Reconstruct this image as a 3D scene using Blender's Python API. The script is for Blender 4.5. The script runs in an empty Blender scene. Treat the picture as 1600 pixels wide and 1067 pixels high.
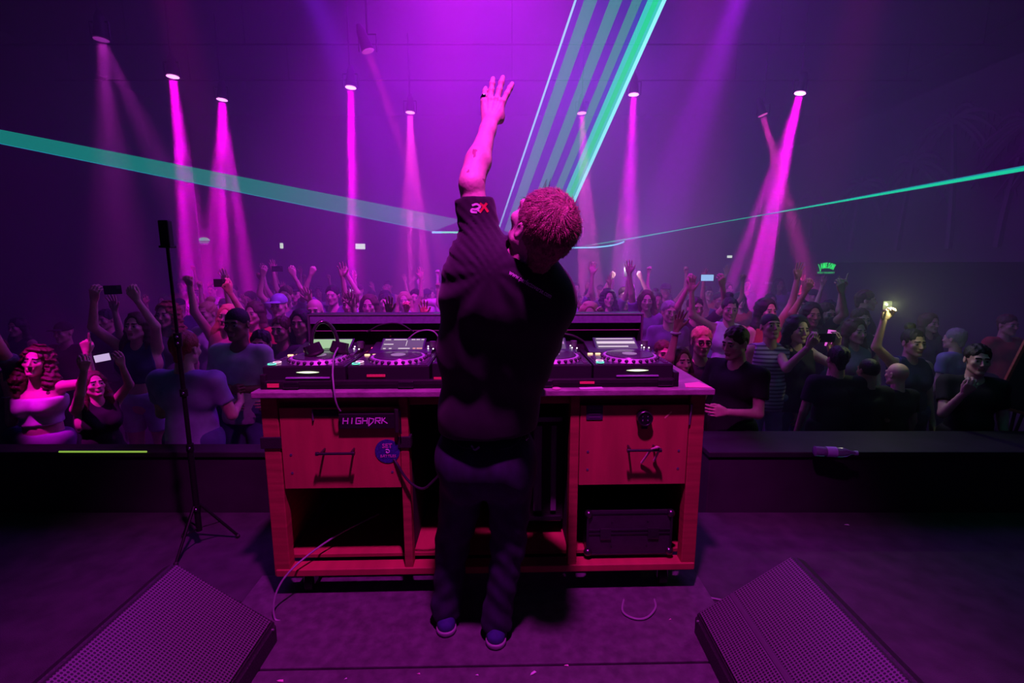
import bpy, bmesh, math, random, time
import numpy as np
from mathutils import Vector, Matrix, Quaternion
random.seed(7)
rng = np.random.RandomState(7)
T0 = time.time()
scene = bpy.context.scene
COL = scene.collection

# ---------------------------------------------------------------- camera
CAM_Z, PITCH, FPX = 1.64, math.radians(9.2), 755.0
cam_data = bpy.data.cameras.new('camera')
cam_data.sensor_width = 36.0
cam_data.lens = 36.0 * FPX / 1600.0
cam_data.clip_start = 0.02
cam_data.clip_end = 100
cam = bpy.data.objects.new('camera', cam_data)
COL.objects.link(cam)
cam.location = (0, 0, CAM_Z)
cam.rotation_euler = (math.radians(90) - PITCH, 0, 0)
scene.camera = cam

# ---------------------------------------------------------------- colour management, world
scene.view_settings.view_transform = 'Standard'
scene.view_settings.look = 'None'
scene.view_settings.gamma = 1.0
scene.view_settings.use_curve_mapping = False
scene.view_settings.exposure = 0.0
scene.cycles.max_bounces = 3
scene.cycles.diffuse_bounces = 1
scene.cycles.glossy_bounces = 1
scene.cycles.transparent_max_bounces = 16
scene.cycles.volume_bounces = 0
scene.cycles.sample_clamp_indirect = 2.0
scene.cycles.sample_clamp_direct = 0.0

world = bpy.data.worlds.new('club_dark')
scene.world = world
world.use_nodes = True
world.node_tree.nodes['Background'].inputs[0].default_value = (0.22, 0.02, 0.75, 1)
world.node_tree.nodes['Background'].inputs[1].default_value = 0.02

# ---------------------------------------------------------------- projection helpers (photo pixel -> point of the place)
def ray(px, py):
    u = (px - 800) / FPX; v = (533.5 - py) / FPX
    c, s = math.cos(PITCH), math.sin(PITCH)
    return Vector((u, c + v * s, v * c - s))
def atY(px, py, Y):
    d = ray(px, py)
    return Vector((0, 0, CAM_Z)) + d * (Y / d.y)
def atZ(px, py, z):
    d = ray(px, py)
    return Vector((0, 0, CAM_Z)) + d * ((z - CAM_Z) / d.z)

# ---------------------------------------------------------------- lights
MAG = (1.0, 0.0, 0.92)
PUR = (0.55, 0.04, 1.0)
VIO = (0.25, 0.01, 1.0)
def spot(name, loc, aim, power, angle, color=MAG, blend=0.5, radius=0.04):
    l = bpy.data.lights.new(name, 'SPOT')
    l.energy = power; l.color = color
    l.spot_size = math.radians(angle); l.spot_blend = blend
    l.shadow_soft_size = radius
    o = bpy.data.objects.new(name, l); COL.objects.link(o)
    o.location = loc
    o.rotation_euler = (Vector(aim) - Vector(loc)).to_track_quat('-Z', 'Y').to_euler()
    return o
def area(name, loc, aim, power, size, color=VIO, size_y=None, spread=180):
    l = bpy.data.lights.new(name, 'AREA')
    l.energy = power; l.color = color; l.size = size
    if size_y: l.shape = 'RECTANGLE'; l.size_y = size_y
    l.spread = math.radians(spread)
    o = bpy.data.objects.new(name, l); COL.objects.link(o)
    o.location = loc
    o.rotation_euler = (Vector(aim) - Vector(loc)).to_track_quat('-Z', 'Y').to_euler()
    return o

TRUSS_Z = 4.5
DANCE_Z = -0.55
# ceiling fixtures: photo pixel of the lens, list of (aim pixel, aim Y factor, angle, power, colour)
FIXT = [
    # px, py, beams [(bottom px, bottom py, angle, power)], lens brightness, colour
    (158, 62,  [(190, 400, 14, 110), (330, 420, 12, 70)], 0.25, (0.75, 0.03, 0.8)),
    (270, 120, [(302, 520, 3.6, 7000), (330, 500, 5, 1800)], 3.0, MAG),
    (347, 156, [(350, 500, 5, 4000), (392, 480, 5, 2600), (322, 480, 5, 2000)], 3.0, MAG),
    (548, 137, [(549, 520, 2.6, 12000), (562, 500, 4.5, 2500)], 3.5, MAG),
    (575, 80,  [(640, 260, 4, 700)], 0.3, (0.9, 0.02, 0.5)),
    (641, 176, [(641, 480, 3.6, 4500), (668, 480, 5, 2500), (622, 480, 4, 1800)], 2.4, (1.0, 0.03, 0.6)),
    (909, 177, [(912, 480, 3.6, 4500), (935, 480, 5, 2000)], 2.4, (1.0, 0.05, 0.6)),
    (990, 148, [(975, 480, 2.6, 9000), (955, 480, 3, 2500), (992, 480, 4, 2000)], 3.5, MAG),
    (1192, 180, [(1225, 300, 6, 1200)], 0.8, (1.0, 0.03, 0.6)),
    (1250, 146, [(1163, 480, 3.2, 11000), (1185, 480, 3.2, 10000), (1130, 480, 4, 2600)], 7.0, MAG),
]
FIX_POS = []
BEAM_K = 6.5
for i, (px, py, beams, lens, colr) in enumerate(FIXT):
    p = atZ(px, py, TRUSS_Z)
    FIX_POS.append(p)
    for (bx, by, ang, pw) in beams:
        # the beam lands on the dance floor in the vertical plane of the fixture's row
        q = atY(bx, by, p.y * 1.0 + 0.15)
        om = math.pi * math.radians(ang * 0.7) ** 2
        bl = area('beam_light', p + (q - p).normalized() * 0.05, q, pw * BEAM_K * om / (4 * math.pi), 0.11, colr, spread=ang * 1.4)
        bl.data.shape = 'DISK'

# key and washes over stage and floor, with added fill lights among them
spot('key_spot', (0.05, 0.70, 4.4), (-0.05, 1.75, 1.0), 600, 64, (1.0, 0.035, 0.95), 0.6, 0.10)
spot('wash_spot', (-0.3, 4.6, 5.6), (-0.4, 8.5, 0.0), 2300, 100, (0.62, 0.01, 1.0), 0.9, 0.1)
spot('crowd_fill_spot', (-3.6, 2.2, 4.2), (-3.32, 3.4, 0.9), 900, 11, MAG, 0.7, 0.05)  # added unseen spots, put pink light on people in the crowd
spot('crowd_fill_spot', (-2.2, 3.0, 5.2), (-2.75, 4.9, 1.2), 800, 9, (1.0, 0.01, 0.6), 0.8, 0.05)
spot('crowd_fill_spot', (-0.2, 3.2, 5.4), (-0.75, 4.8, 1.0), 1500, 14, (1.0, 0.01, 0.6), 0.8, 0.05)
spot('crowd_fill_spot', (1.2, 3.0, 5.4), (1.45, 4.3, 0.9), 1100, 14, (1.0, 0.01, 0.7), 0.8, 0.05)
spot('crowd_fill_spot', (2.6, 3.4, 5.4), (2.9, 5.2, 0.9), 500, 12, (1.0, 0.01, 0.6), 0.8, 0.05)
spot('wash_spot', (-2.6, 6.0, 5.5), (-0.8, 9.5, -0.5), 2000, 18, VIO, 0.7, 0.1)
spot('wash_spot', (2.9, 6.2, 5.5), (1.9, 9.5, -0.5), 4200, 17, (0.45, 0.0, 1.0), 0.7, 0.1)
area('violet_fill', (0.3, 8.6, 5.7), (0.3, 8.6, 0), 400, 6.5, (0.38, 0.0, 1.0), 7)  # added area fill that sets the base violet level

# ---------------------------------------------------------------- small helpers
def tag(o, label=None, cat=None, group=None, kind=None):
    if label: o['label'] = label
    if cat: o['category'] = cat
    if group: o['group'] = group
    if kind: o['kind'] = kind
    return o
def empty(name, loc=(0, 0, 0), rz=0.0, label=None, cat=None, group=None, rot=None):
    o = bpy.data.objects.new(name, None); COL.objects.link(o)
    o.location = loc
    o.rotation_euler = rot if rot else (0, 0, rz)
    o.empty_display_size = 0.1
    tag(o, label, cat, group)
    return o
def copy_tree(o, parent=None):
    c = o.copy(); COL.objects.link(c); c.parent = parent
    for ch in [x for x in bpy.data.objects if x.parent == o]:
        copy_tree(ch, c)
    return c

MATS = {}
def mat(name, color=(0.5, 0.5, 0.5), rough=0.6, metal=0.0, emit=None, estr=0.0, noise=None, bump=None, spec=0.5, coat=0.0, trans=0.0, sheen=0.0):
    """noise=(scale, amount[, stretch xyz]) varies the base colour; bump=(scale, strength)"""
    if name in MATS: return MATS[name]
    m = bpy.data.materials.new(name); MATS[name] = m
    m.use_nodes = True
    nt = m.node_tree; b = nt.nodes['Principled BSDF']
    b.inputs['Base Color'].default_value = (*color, 1)
    b.inputs['Roughness'].default_value = rough
    b.inputs['Metallic'].default_value = metal
    b.inputs['Specular IOR Level'].default_value = spec
    b.inputs['Coat Weight'].default_value = coat
    b.inputs['Transmission Weight'].default_value = trans
    b.inputs['Sheen Weight'].default_value = sheen
    if emit:
        b.inputs['Emission Color'].default_value = (*emit, 1)
        b.inputs['Emission Strength'].default_value = estr
    if noise or bump:
        tc = nt.nodes.new('ShaderNodeTexCoord')
        if noise:
            mp = nt.nodes.new('ShaderNodeMapping')
            if len(noise) > 2: mp.inputs['Scale'].default_value = noise[2]
            nt.links.new(tc.outputs['Object'], mp.inputs['Vector'])
            n = nt.nodes.new('ShaderNodeTexNoise'); n.inputs['Scale'].default_value = noise[0]; n.inputs['Detail'].default_value = 5
            nt.links.new(mp.outputs[0], n.inputs['Vector'])
            r = nt.nodes.new('ShaderNodeValToRGB')
            a = noise[1]
            r.color_ramp.elements[0].position = 0.3; r.color_ramp.elements[1].position = 0.7
            r.color_ramp.elements[0].color = (*[max(0, c * (1 - a)) for c in color], 1)
            r.color_ramp.elements[1].color = (*[min(1, c * (1 + a)) for c in color], 1)
            nt.links.new(n.outputs['Fac'], r.inputs[0])
            nt.links.new(r.outputs[0], b.inputs['Base Color'])
        if bump:
            n2 = nt.nodes.new('ShaderNodeTexNoise'); n2.inputs['Scale'].default_value = bump[0]; n2.inputs['Detail'].default_value = 3
            nt.links.new(tc.outputs['Object'], n2.inputs['Vector'])
            bp = nt.nodes.new('ShaderNodeBump'); bp.inputs['Strength'].default_value = bump[1]; bp.inputs['Distance'].default_value = 0.01
            nt.links.new(n2.outputs['Fac'], bp.inputs['Height'])
            nt.links.new(bp.outputs[0], b.inputs['Normal'])
    return m

class MB:
    """collects shapes into one mesh object"""
    def __init__(self): self.bm = bmesh.new(); self.mi = 0
    def _xf(self, verts, M):
        bmesh.ops.transform(self.bm, matrix=M, verts=verts)
    def _mark(self, n0):
        self.bm.faces.ensure_lookup_table()
        for f in self.bm.faces[n0:]: f.material_index = self.mi
    def box(self, c, s, rot=None, bev=0.0, seg=2):
        n0 = len(self.bm.faces)
        r = bmesh.ops.create_cube(self.bm, size=1.0)
        M = Matrix.Translation(Vector(c)) @ ((rot.to_4x4() if rot else Matrix.Identity(4))) @ Matrix.Diagonal((s[0], s[1], s[2], 1))
        self._xf(r['verts'], M)
        if bev > 0:
            es = list({e for v in r['verts'] for e in v.link_edges})
            bmesh.ops.bevel(self.bm, geom=es, offset=bev, segments=seg, affect='EDGES', profile=0.5)
        self._mark(n0); return self
    def cyl(self, a, b, r0, r1=None, seg=16, caps=True):
        n0 = len(self.bm.faces)
        a = Vector(a); b = Vector(b); d = b - a; L = d.length
        if L < 1e-9: return self
        r = bmesh.ops.create_cone(self.bm, cap_ends=caps, cap_tris=False, segments=seg, radius1=r0, radius2=r0 if r1 is None else r1, depth=L)
        q = d.to_track_quat('Z', 'Y').to_matrix().to_4x4()
        self._xf(r['verts'], Matrix.Translation((a + b) / 2) @ q)
        self._mark(n0); return self
    def tube(self, pts, r, seg=8, closed=False):
        n0 = len(self.bm.faces)
        P = [Vector(p) for p in pts]; n = len(P); rings = []
        up = Vector((0, 0, 1))
        t0 = (P[1] - P[0]).normalized()
        nrm = t0.orthogonal().normalized()
        for i in range(n):
            t = (P[min(i + 1, n - 1)] - P[max(i - 1, 0)]).normalized()
            nrm = (nrm - t * nrm.dot(t)).normalized(); bi = t.cross(nrm)
            rr = r[i] if hasattr(r, '__len__') else r
            rings.append([self.bm.verts.new(P[i] + (nrm * math.cos(2 * math.pi * k / seg) + bi * math.sin(2 * math.pi * k / seg)) * rr) for k in range(seg)])
        for i in range(n - 1):
            for k in range(seg):
                self.bm.faces.new((rings[i][k], rings[i][(k + 1) % seg], rings[i + 1][(k + 1) % seg], rings[i + 1][k]))
        self.bm.faces.new(rings[0][::-1]); self.bm.faces.new(rings[-1])
        self._mark(n0); return self
    def sphere(self, c, r, sc=(1, 1, 1), seg=16, ring=10, rot=None):
        n0 = len(self.bm.faces)
        q = bmesh.ops.create_uvsphere(self.bm, u_segments=seg, v_segments=ring, radius=r)
        M = Matrix.Translation(Vector(c)) @ ((rot.to_4x4() if rot else Matrix.Identity(4))) @ Matrix.Diagonal((*sc, 1))
        self._xf(q['verts'], M); self._mark(n0); return self
    def torus(self, c, R, r, rot=None, seg=32, ring=8, sc=(1, 1, 1), a0=0, a1=2 * math.pi):
        pts = []
        Q = rot.to_3x3() if rot else Matrix.Identity(3)
        n = seg
        for i in range(n + 1):
            a = a0 + (a1 - a0) * i / n
            pts.append(Vector(c) + Q @ Vector((R * math.cos(a) * sc[0], R * math.sin(a) * sc[1], 0)))
        return self.tube(pts, r, ring)
    def quad(self, *pts):
        n0 = len(self.bm.faces)
        self.bm.faces.new([self.bm.verts.new(Vector(p)) for p in pts]); self._mark(n0); return self
    def prism(self, pts, depth_vec):
        n0 = len(self.bm.faces); D = Vector(depth_vec)
        a = [self.bm.verts.new(Vector(p)) for p in pts]; b = [self.bm.verts.new(Vector(p) + D) for p in pts]
        self.bm.faces.new(a[::-1]); self.bm.faces.new(b)
        n = len(a)
        for i in range(n): self.bm.faces.new((a[i], a[(i + 1) % n], b[(i + 1) % n], b[i]))
        self._mark(n0); return self
    def build(self, name, mats, parent=None, smooth=False, loc=None, rot=None):
        me = bpy.data.meshes.new(name)
        bmesh.ops.recalc_face_normals(self.bm, faces=self.bm.faces[:])
        self.bm.to_mesh(me); self.bm.free()
        if not isinstance(mats, (list, tuple)): mats = [mats]
        for m in mats: me.materials.append(m)
        if smooth:
            for p in me.polygons: p.use_smooth = True
            try: me.set_sharp_from_angle(angle=math.radians(40))
            except Exception: pass
        o = bpy.data.objects.new(name, me); COL.objects.link(o)
        if parent: o.parent = parent
        if loc is not None: o.location = loc
        if rot is not None: o.rotation_euler = rot
        return o
def bez(p0, p1, p2, p3, n=16):
    p0, p1, p2, p3 = map(Vector, (p0, p1, p2, p3)); out = []
    for i in range(n + 1):
        t = i / n
        out.append(p0 * (1 - t) ** 3 + p1 * 3 * t * (1 - t) ** 2 + p2 * 3 * t * t * (1 - t) + p3 * t ** 3)
    return out
def spline(pts, n=8):
    P = [Vector(p) for p in pts]; P = [2 * P[0] - P[1]] + P + [2 * P[-1] - P[-2]]; out = []
    for i in range(1, len(P) - 2):
        for k in range(n):
            t = k / n
            a, b, c, d = P[i - 1], P[i], P[i + 1], P[i + 2]
            out.append(0.5 * ((2 * b) + (c - a) * t + (2 * a - 5 * b + 4 * c - d) * t * t + (3 * b - a - 3 * c + d) * t ** 3))
    out.append(P[-2]); return out
def text_obj(name, body, size, mt, parent=None, loc=(0, 0, 0), rot=(math.pi / 2, 0, 0), extrude=0.0008, align='CENTER', shear=0.0, bold=0.0, spacing=1.0, M=None):
    cu = bpy.data.curves.new(name, 'FONT'); cu.body = body; cu.size = size; cu.extrude = extrude
    cu.align_x = align; cu.align_y = 'CENTER'; cu.shear = shear; cu.offset = bold; cu.space_character = spacing
    cu.resolution_u = 2
    tmp = bpy.data.objects.new(name, cu); COL.objects.link(tmp)
    bpy.context.view_layer.update()
    me = bpy.data.meshes.new_from_object(tmp.evaluated_get(bpy.context.evaluated_depsgraph_get()))
    bpy.data.objects.remove(tmp); bpy.data.curves.remove(cu)
    me.name = name
    me.materials.clear(); me.materials.append(mt)
    o = bpy.data.objects.new(name, me); COL.objects.link(o)
    if parent: o.parent = parent
    if M is not None: me.transform(M)
    else: o.location = loc; o.rotation_euler = rot
    return o
# ================================================================ the room
M_wall = mat('dark_wall_paint', (0.035, 0.03, 0.04), 0.85, noise=(1.5, 0.25))
M_ceil = mat('black_ceiling', (0.03, 0.03, 0.035), 0.9)
M_stage = mat('black_stage_floor', (0.060, 0.055, 0.066), 0.62, noise=(9, 0.28), bump=(240, 0.35), spec=0.3)
M_board = mat('scuffed_stage_board', (0.115, 0.10, 0.125), 0.6, noise=(22, 0.3), bump=(420, 0.5), spec=0.35)
M_dance = mat('dance_floor', (0.03, 0.028, 0.03), 0.5, noise=(2, 0.3))
RX0, RX1, RYB, RYF, RTOP = -9.5, 9.0, -1.5, 15.0, 5.9
def struct(o): o['kind'] = 'structure'; return o
struct(MB().box(((RX0 + RX1) / 2, (RYB + RYF) / 2 + 0, DANCE_Z - 0.05), (RX1 - RX0, RYF - RYB, 0.1)).build('dance_floor', M_dance))
struct(MB().box(((RX0 + RX1) / 2, (RYB + RYF) / 2, RTOP + 0.05), (RX1 - RX0, RYF - RYB, 0.1)).build('ceiling', M_ceil))
struct(MB().box((RX0 - 0.05, (RYB + RYF) / 2, 2.65), (0.1, RYF - RYB, 6.5)).build('wall_left', M_wall))
struct(MB().box(((RX0 + RX1) / 2, RYF + 0.05, 2.65), (RX1 - RX0 + 0.2, 0.1, 6.5)).build('wall_back', M_wall))
struct(MB().box((RX1 + 0.05, (RYB + RYF) / 2, 2.65), (0.1, RYF - RYB, 6.5)).build('wall_right', M_wall))
# bulkhead over the bar on the right, carrying the palm mural
BX = 8.0
M_bulk = mat('painted_bulkhead', (0.10, 0.085, 0.11), 0.8, noise=(1.2, 0.2))
struct(MB().box(((BX + RX1) / 2, 8.6, (1.66 + 4.9) / 2), (RX1 - BX, 12.7, 4.9 - 1.66)).build('trim_1', M_bulk))
# stage: plywood deck with the lighter scuffed board the performer stands on
struct(MB().box((0, 0.70, -0.305), (7.6, 4.6, 0.61 - 0.0), bev=0.004).build('floor_stage', M_stage, loc=(0, 0, 0)))
for yy, y1 in ((0.25, 1.625), (1.64, 2.42)):
    pass
st = MB()
st.box((-0.12, 2.05, 0.006), (2.3, 0.60, 0.012), bev=0.003)
st.box((-0.12, 1.08, 0.006), (2.3, 1.316, 0.012), bev=0.003)
struct(st.build('trim_2', M_board, rot=(0, 0, math.radians(1.2))))

# ledge at the stage front on each side of the booth (black covered barrier the crowd leans against)
M_black = mat('black_matt', (0.022, 0.020, 0.025), 0.65, noise=(6, 0.3))
M_drape = mat('black_cloth', (0.03, 0.027, 0.034), 0.9, noise=(3, 0.3))
def ledge(x0, x1, y0, y1, ztop, label):
    e = empty('crowd_barrier', ((x0 + x1) / 2, (y0 + y1) / 2, DANCE_Z), 0, label, 'barrier', 'black barriers at the stage front')
    w, d = x1 - x0, y1 - y0; h = ztop - DANCE_Z
    MB().box((0, 0, h / 2 - 0.02), (w, d, h - 0.04), bev=0.01).build('barrier_panel', M_drape, e)
    MB().box((0, 0, h - 0.02), (w + 0.02, d + 0.03, 0.04), bev=0.008).build('top_rail', M_black, e)
    return e
ledge(-5.6, -1.28, 3.02, 3.14, 0.42, 'long low black barrier left of the booth with a green light strip')
ledge(1.30, 5.6, 3.02, 3.40, 0.42, 'wide low black barrier right of the booth with a plastic bottle on top')
pA, pB = atY(93, 708, 3.0), atY(229, 706, 3.0)
M_strip = mat('green_strip_light', (0.3, 0.5, 0.1), 0.4, emit=(0.45, 0.8, 0.10), estr=0.5)
tag(MB().tube([(pA.x, 3.0, 0.425), (pB.x, 3.0, 0.425)], 0.006, 8).build('light_strip', M_strip), 'thin glowing green light strip along the rail of the left barrier', 'light strip')

# ---------------------------------------------------------------- haze that fills the room
M_haze = bpy.data.materials.new('club_haze'); M_haze.use_nodes = True
nt = M_haze.node_tree
for n in list(nt.nodes):
    if n.type != 'OUTPUT_MATERIAL': nt.nodes.remove(n)
vs = nt.nodes.new('ShaderNodeVolumeScatter')
vs.inputs['Color'].default_value = (1, 1, 1, 1)
vs.inputs['Density'].default_value = 0.075
vs.inputs['Anisotropy'].default_value = 0.0
nt.links.new(vs.outputs[0], nt.nodes['Material Output'].inputs['Volume'])
hz = MB().box(((RX0 + RX1) / 2, (3.45 + RYF - 0.02) / 2, 2.67), (RX1 - RX0 - 0.02, RYF - 0.02 - 3.45, 6.42)).build('haze', M_haze)
tag(hz, 'thin stage haze hanging over the whole dance floor and crowd', 'haze', kind='stuff')

# ---------------------------------------------------------------- ceiling fixtures, pipes
M_fix = mat('black_fixture_metal', (0.02, 0.02, 0.022), 0.45, 0.6)
for y in (6.9, 8.45, 10.0):
    tb = MB()
    tb.cyl((-8.8, y, TRUSS_Z + 0.62), (7.9, y, TRUSS_Z + 0.62), 0.014, seg=10)
    for x in (-8.5, -6.2, -4.3, 0, 4.3, 7.6):
        tb.cyl((x, y, TRUSS_Z + 0.62), (x, y, RTOP), 0.006, seg=6)
    tag(tb.build('lighting_pipe', M_fix), {6.9: 'nearest of the three thin dark pipes under the ceiling', 8.45: 'middle one of the three thin dark pipes under the ceiling', 10.0: 'farthest of the three thin dark pipes under the ceiling'}[y], 'pipe', 'ceiling lighting pipes')
def fixture(i, p, aim, lens, colr, label):
    d = (aim - p).normalized()
    q = d.to_track_quat('-Z', 'Y').to_matrix()
    e = empty('stage_spotlight', p, 0, label, 'spotlight', 'spotlights under the ceiling')
    b = MB(); b.cyl(Vector((0, 0, 0)) - d * 0.02, -d * 0.26, 0.085, 0.06, 20); b.cyl(-d * 0.26, -d * 0.34, 0.06, 0.03, 20)
    b.build('lamp_head', M_fix, e, True)
    y = MB()
    y.box((0, 0, 0.21), (0.25, 0.03, 0.012), bev=0.003)
    for s in (-1, 1): y.box((s * 0.12, 0, 0.10), (0.012, 0.03, 0.22), bev=0.003)
    y.cyl((0, 0, 0.21), (0, 0, RTOP - p.z), 0.015, seg=10)
    y.build('yoke', M_fix, e)
    ml = mat('spot_lens_%d' % i, (0.5, 0.5, 0.5), 0.2, emit=(colr[0], 0.25 * min(1, lens / 3) + colr[1], colr[2]), estr=lens * 1.3)
    l = MB(); l.sphere((0, 0, 0), 0.088, (1, 1, 0.22), 20, 8, q)
    l.build('lens', ml, e, True)
    return e
FLAB = ['dim spotlight at the upper left with a wide faint violet cone', 'bright spotlight throwing a narrow magenta beam, left of the fanned one',
        'spotlight with three fanned magenta beams, above the left exit signs', 'spotlight with one thin straight magenta beam, between raised arm and left lights',
        'small dim reddish spotlight high up, left of the raised hand', 'small spotlight with a soft pink beam just left of the raised arm',
        'small spotlight seen through the striped green laser sheet', 'spotlight with a thin pink beam just right of the green laser sheet',
        'small faint spotlight just left of the brightest one', 'brightest spotlight on the right with three strong magenta beams leaning left']
for i, (px, py, beams, lens, colr) in enumerate(FIXT):
    p = FIX_POS[i]
    fixture(i, p, atY(beams[0][0], beams[0][1], p.y + 0.15), lens, colr, FLAB[i])

# ---------------------------------------------------------------- lasers: their light in the haze put in as glowing transparent sheets
def laser_mat(name, col, st, thru=0.8):
    m = bpy.data.materials.new(name); MATS[name] = m; m.use_nodes = True
    nt = m.node_tree
    for n in list(nt.nodes):
        if n.type != 'OUTPUT_MATERIAL': nt.nodes.remove(n)
    t = nt.nodes.new('ShaderNodeBsdfTransparent'); t.inputs[0].default_value = (thru, thru, thru, 1)
    e = nt.nodes.new('ShaderNodeEmission'); e.inputs[0].default_value = (*col, 1); e.inputs[1].default_value = st
    a = nt.nodes.new('ShaderNodeAddShader')
    nt.links.new(t.outputs[0], a.inputs[0]); nt.links.new(e.outputs[0], a.inputs[1])
    nt.links.new(a.outputs[0], nt.nodes['Material Output'].inputs['Surface'])
    m.cycles.emission_sampling = 'NONE'
    return m
def sheet(name, S, E0, E1, bands, label, near=0.0, S1=None):
    """laser fan from source S to the wall line E0-E1; bands = (t0, t1, material)"""
    S, E0, E1 = Vector(S), Vector(E0), Vector(E1)
    S1 = Vector(S1) if S1 else S
    b = MB(); mats = []
    for t0, t1, m in bands:
        if m not in mats: mats.append(m)
        b.mi = mats.index(m)
        a, c = E0.lerp(E1, t0), E0.lerp(E1, t1)
        N = 6
        for k in range(N):
            f0, f1 = near + (1 - near) * k / N, near + (1 - near) * (k + 1) / N
            f0 = max(f0, 1e-3); p, q = S.lerp(S1, t0), S.lerp(S1, t1)
            b.quad(p.lerp(a, f0), p.lerp(a, f1), q.lerp(c, f1), q.lerp(c, f0))
    o = b.build(name, mats); o.visible_shadow = True
    return tag(o, label, 'laser beam', 'green laser sheets')
WY = RYF - 0.06
L_edge = laser_mat('laser_white_edge', (0.35, 0.85, 1.0), 0.75, 0.6)
L_blue = laser_mat('laser_blue', (0.05, 0.10, 1.0), 0.16, 0.85)
L_grey = laser_mat('laser_teal', (0.06, 0.42, 0.40), 0.50, 0.45)
L_deep = laser_mat('laser_deep_blue', (0.03, 0.16, 1.0), 0.30, 0.6)
L_teal = laser_mat('laser_bright_teal', (0.03, 0.75, 0.60), 0.75, 0.35)
L_grn = laser_mat('laser_green', (0.01, 0.85, 0.35), 0.75, 0.25)
L_cyan = laser_mat('laser_cyan', (0.30, 0.95, 1.0), 1.0, 0.2)
cb = [(0, .025, L_edge), (.025, .107, L_blue), (.107, .254, L_grey), (.254, .39, L_blue), (.39, .527, L_grey), (.527, .633, L_blue),
      (.633, .74, L_grey), (.74, .80, L_deep), (.80, .86, L_teal), (.86, .92, L_grn), (.92, .955, L_teal), (.955, 1, L_cyan)]
sheet('laser_sheet', (0.70, -1.45, 3.44), atY(778, 358, WY), atY(868, 383, WY), cb, 'wide striped green and blue laser sheet running overhead behind the raised arm')
gb = []
K = 9
Lg = laser_mat('laser_sheet_green', (0.01, 0.50, 0.42), 0.42, 0.45)
Lg2 = laser_mat('laser_sheet_dark_green', (0.01, 0.28, 0.40), 0.24, 0.55)
Lb = laser_mat('laser_sheet_cyan_edge', (0.02, 0.40, 0.70), 0.65, 0.35)
for k in range(K):
    a, c = k / K, (k + 1) / K
    m_ = a + (c - a) * 0.7
    gb += [(a, m_, Lg), (m_, c, Lg2)]
gb[-1] = (gb[-1][0], gb[-1][1], Lb)
sheet('laser_sheet', (-3.2, 0.71, 2.3), atY(722, 344, WY), atY(676, 362, WY), gb, 'green laser sheet crossing the left half and narrowing towards the raised arm')
Lr = laser_mat('laser_ray_green', (0.01, 0.75, 0.42), 0.8, 0.3)
Lr2 = laser_mat('laser_ray_cyan', (0.02, 0.50, 0.60), 0.6, 0.3)
sheet('laser_sheet', (3.3, 0.70, 2.255), atY(982, 375, WY), atY(895, 387, WY), [(0, .35, Lr2), (.35, 1, Lr)], 'thin bright green laser ray crossing the right half up to the frame edge', S1=(3.3, 0.70, 2.20))
# laser light falling on the far wall, put in as thin glowing tubes
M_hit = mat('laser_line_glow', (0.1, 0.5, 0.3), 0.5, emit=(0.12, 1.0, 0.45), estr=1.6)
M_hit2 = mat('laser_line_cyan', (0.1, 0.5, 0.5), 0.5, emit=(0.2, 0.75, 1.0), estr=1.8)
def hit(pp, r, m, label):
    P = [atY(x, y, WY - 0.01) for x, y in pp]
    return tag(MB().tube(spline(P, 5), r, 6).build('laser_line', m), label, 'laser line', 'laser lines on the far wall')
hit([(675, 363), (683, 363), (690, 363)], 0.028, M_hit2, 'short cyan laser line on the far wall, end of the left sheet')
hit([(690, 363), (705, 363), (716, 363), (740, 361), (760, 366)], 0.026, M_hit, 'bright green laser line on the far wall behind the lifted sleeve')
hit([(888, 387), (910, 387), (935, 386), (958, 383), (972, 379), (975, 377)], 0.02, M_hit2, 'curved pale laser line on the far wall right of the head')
print('part b', time.time() - T0)
# ================================================================ DJ booth
BO = (-1.155, 2.095, 0.0); BROT = math.radians(1.6)
M_wood = mat('orange_plywood', (0.40, 0.075, 0.06), 0.55, noise=(3, 0.22, (1, 1, 14)), bump=(90, 0.08))
M_wood_d = mat('orange_plywood_front', (0.46, 0.075, 0.075), 0.5, noise=(2.5, 0.14, (6, 1, 1)), bump=(120, 0.06))
M_worktop = mat('worn_purple_laminate', (0.34, 0.20, 0.30), 0.42, noise=(14, 0.3), bump=(60, 0.25))
M_inner = mat('black_cabinet_lining', (0.02, 0.015, 0.018), 0.8)
M_tape = mat('black_gaffer_tape', (0.015, 0.015, 0.017), 0.7, bump=(200, 0.3))
M_steel = mat('dark_steel', (0.12, 0.12, 0.13), 0.3, 0.9)
M_chrome = mat('chrome', (0.75, 0.75, 0.78), 0.15, 1.0)
M_rub = mat('black_rubber', (0.02, 0.02, 0.02), 0.6)
M_lid = mat('flight_case_laminate', (0.035, 0.03, 0.04), 0.4, noise=(30, 0.2), coat=0.2)
M_alu = mat('worn_aluminium', (0.42, 0.40, 0.46), 0.4, 0.85, bump=(80, 0.2))
booth = empty('dj_booth', BO, BROT, 'orange plywood DJ booth on casters with two drawers and open shelves', 'booth')
W, D, H = 2.075, 0.78, 1.07
MB().box((W / 2, D / 2, H - 0.015), (W + 0.03, D, 0.03), bev=0.005).build('worktop', M_worktop, booth)
fr = 0.05   # front plane of the carcass behind the worktop lip
for x0, x1 in ((0.0, 0.075), (2.0, 2.07)):
    MB().box(((x0 + x1) / 2, fr + 0.03, 0.585), (x1 - x0, 0.06, 0.905), bev=0.004).build('post', M_wood, booth)
for x0, x1 in ((0.632, 0.672), (1.432, 1.475)):
    MB().box(((x0 + x1) / 2, fr + 0.03, 0.595), (x1 - x0, 0.06, 0.885), bev=0.004).build('post', M_wood, booth)
MB().box((W / 2, fr + 0.04, 1.012), (W - 0.02, 0.02, 0.056)).build('top_rail', M_wood, booth)
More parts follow.
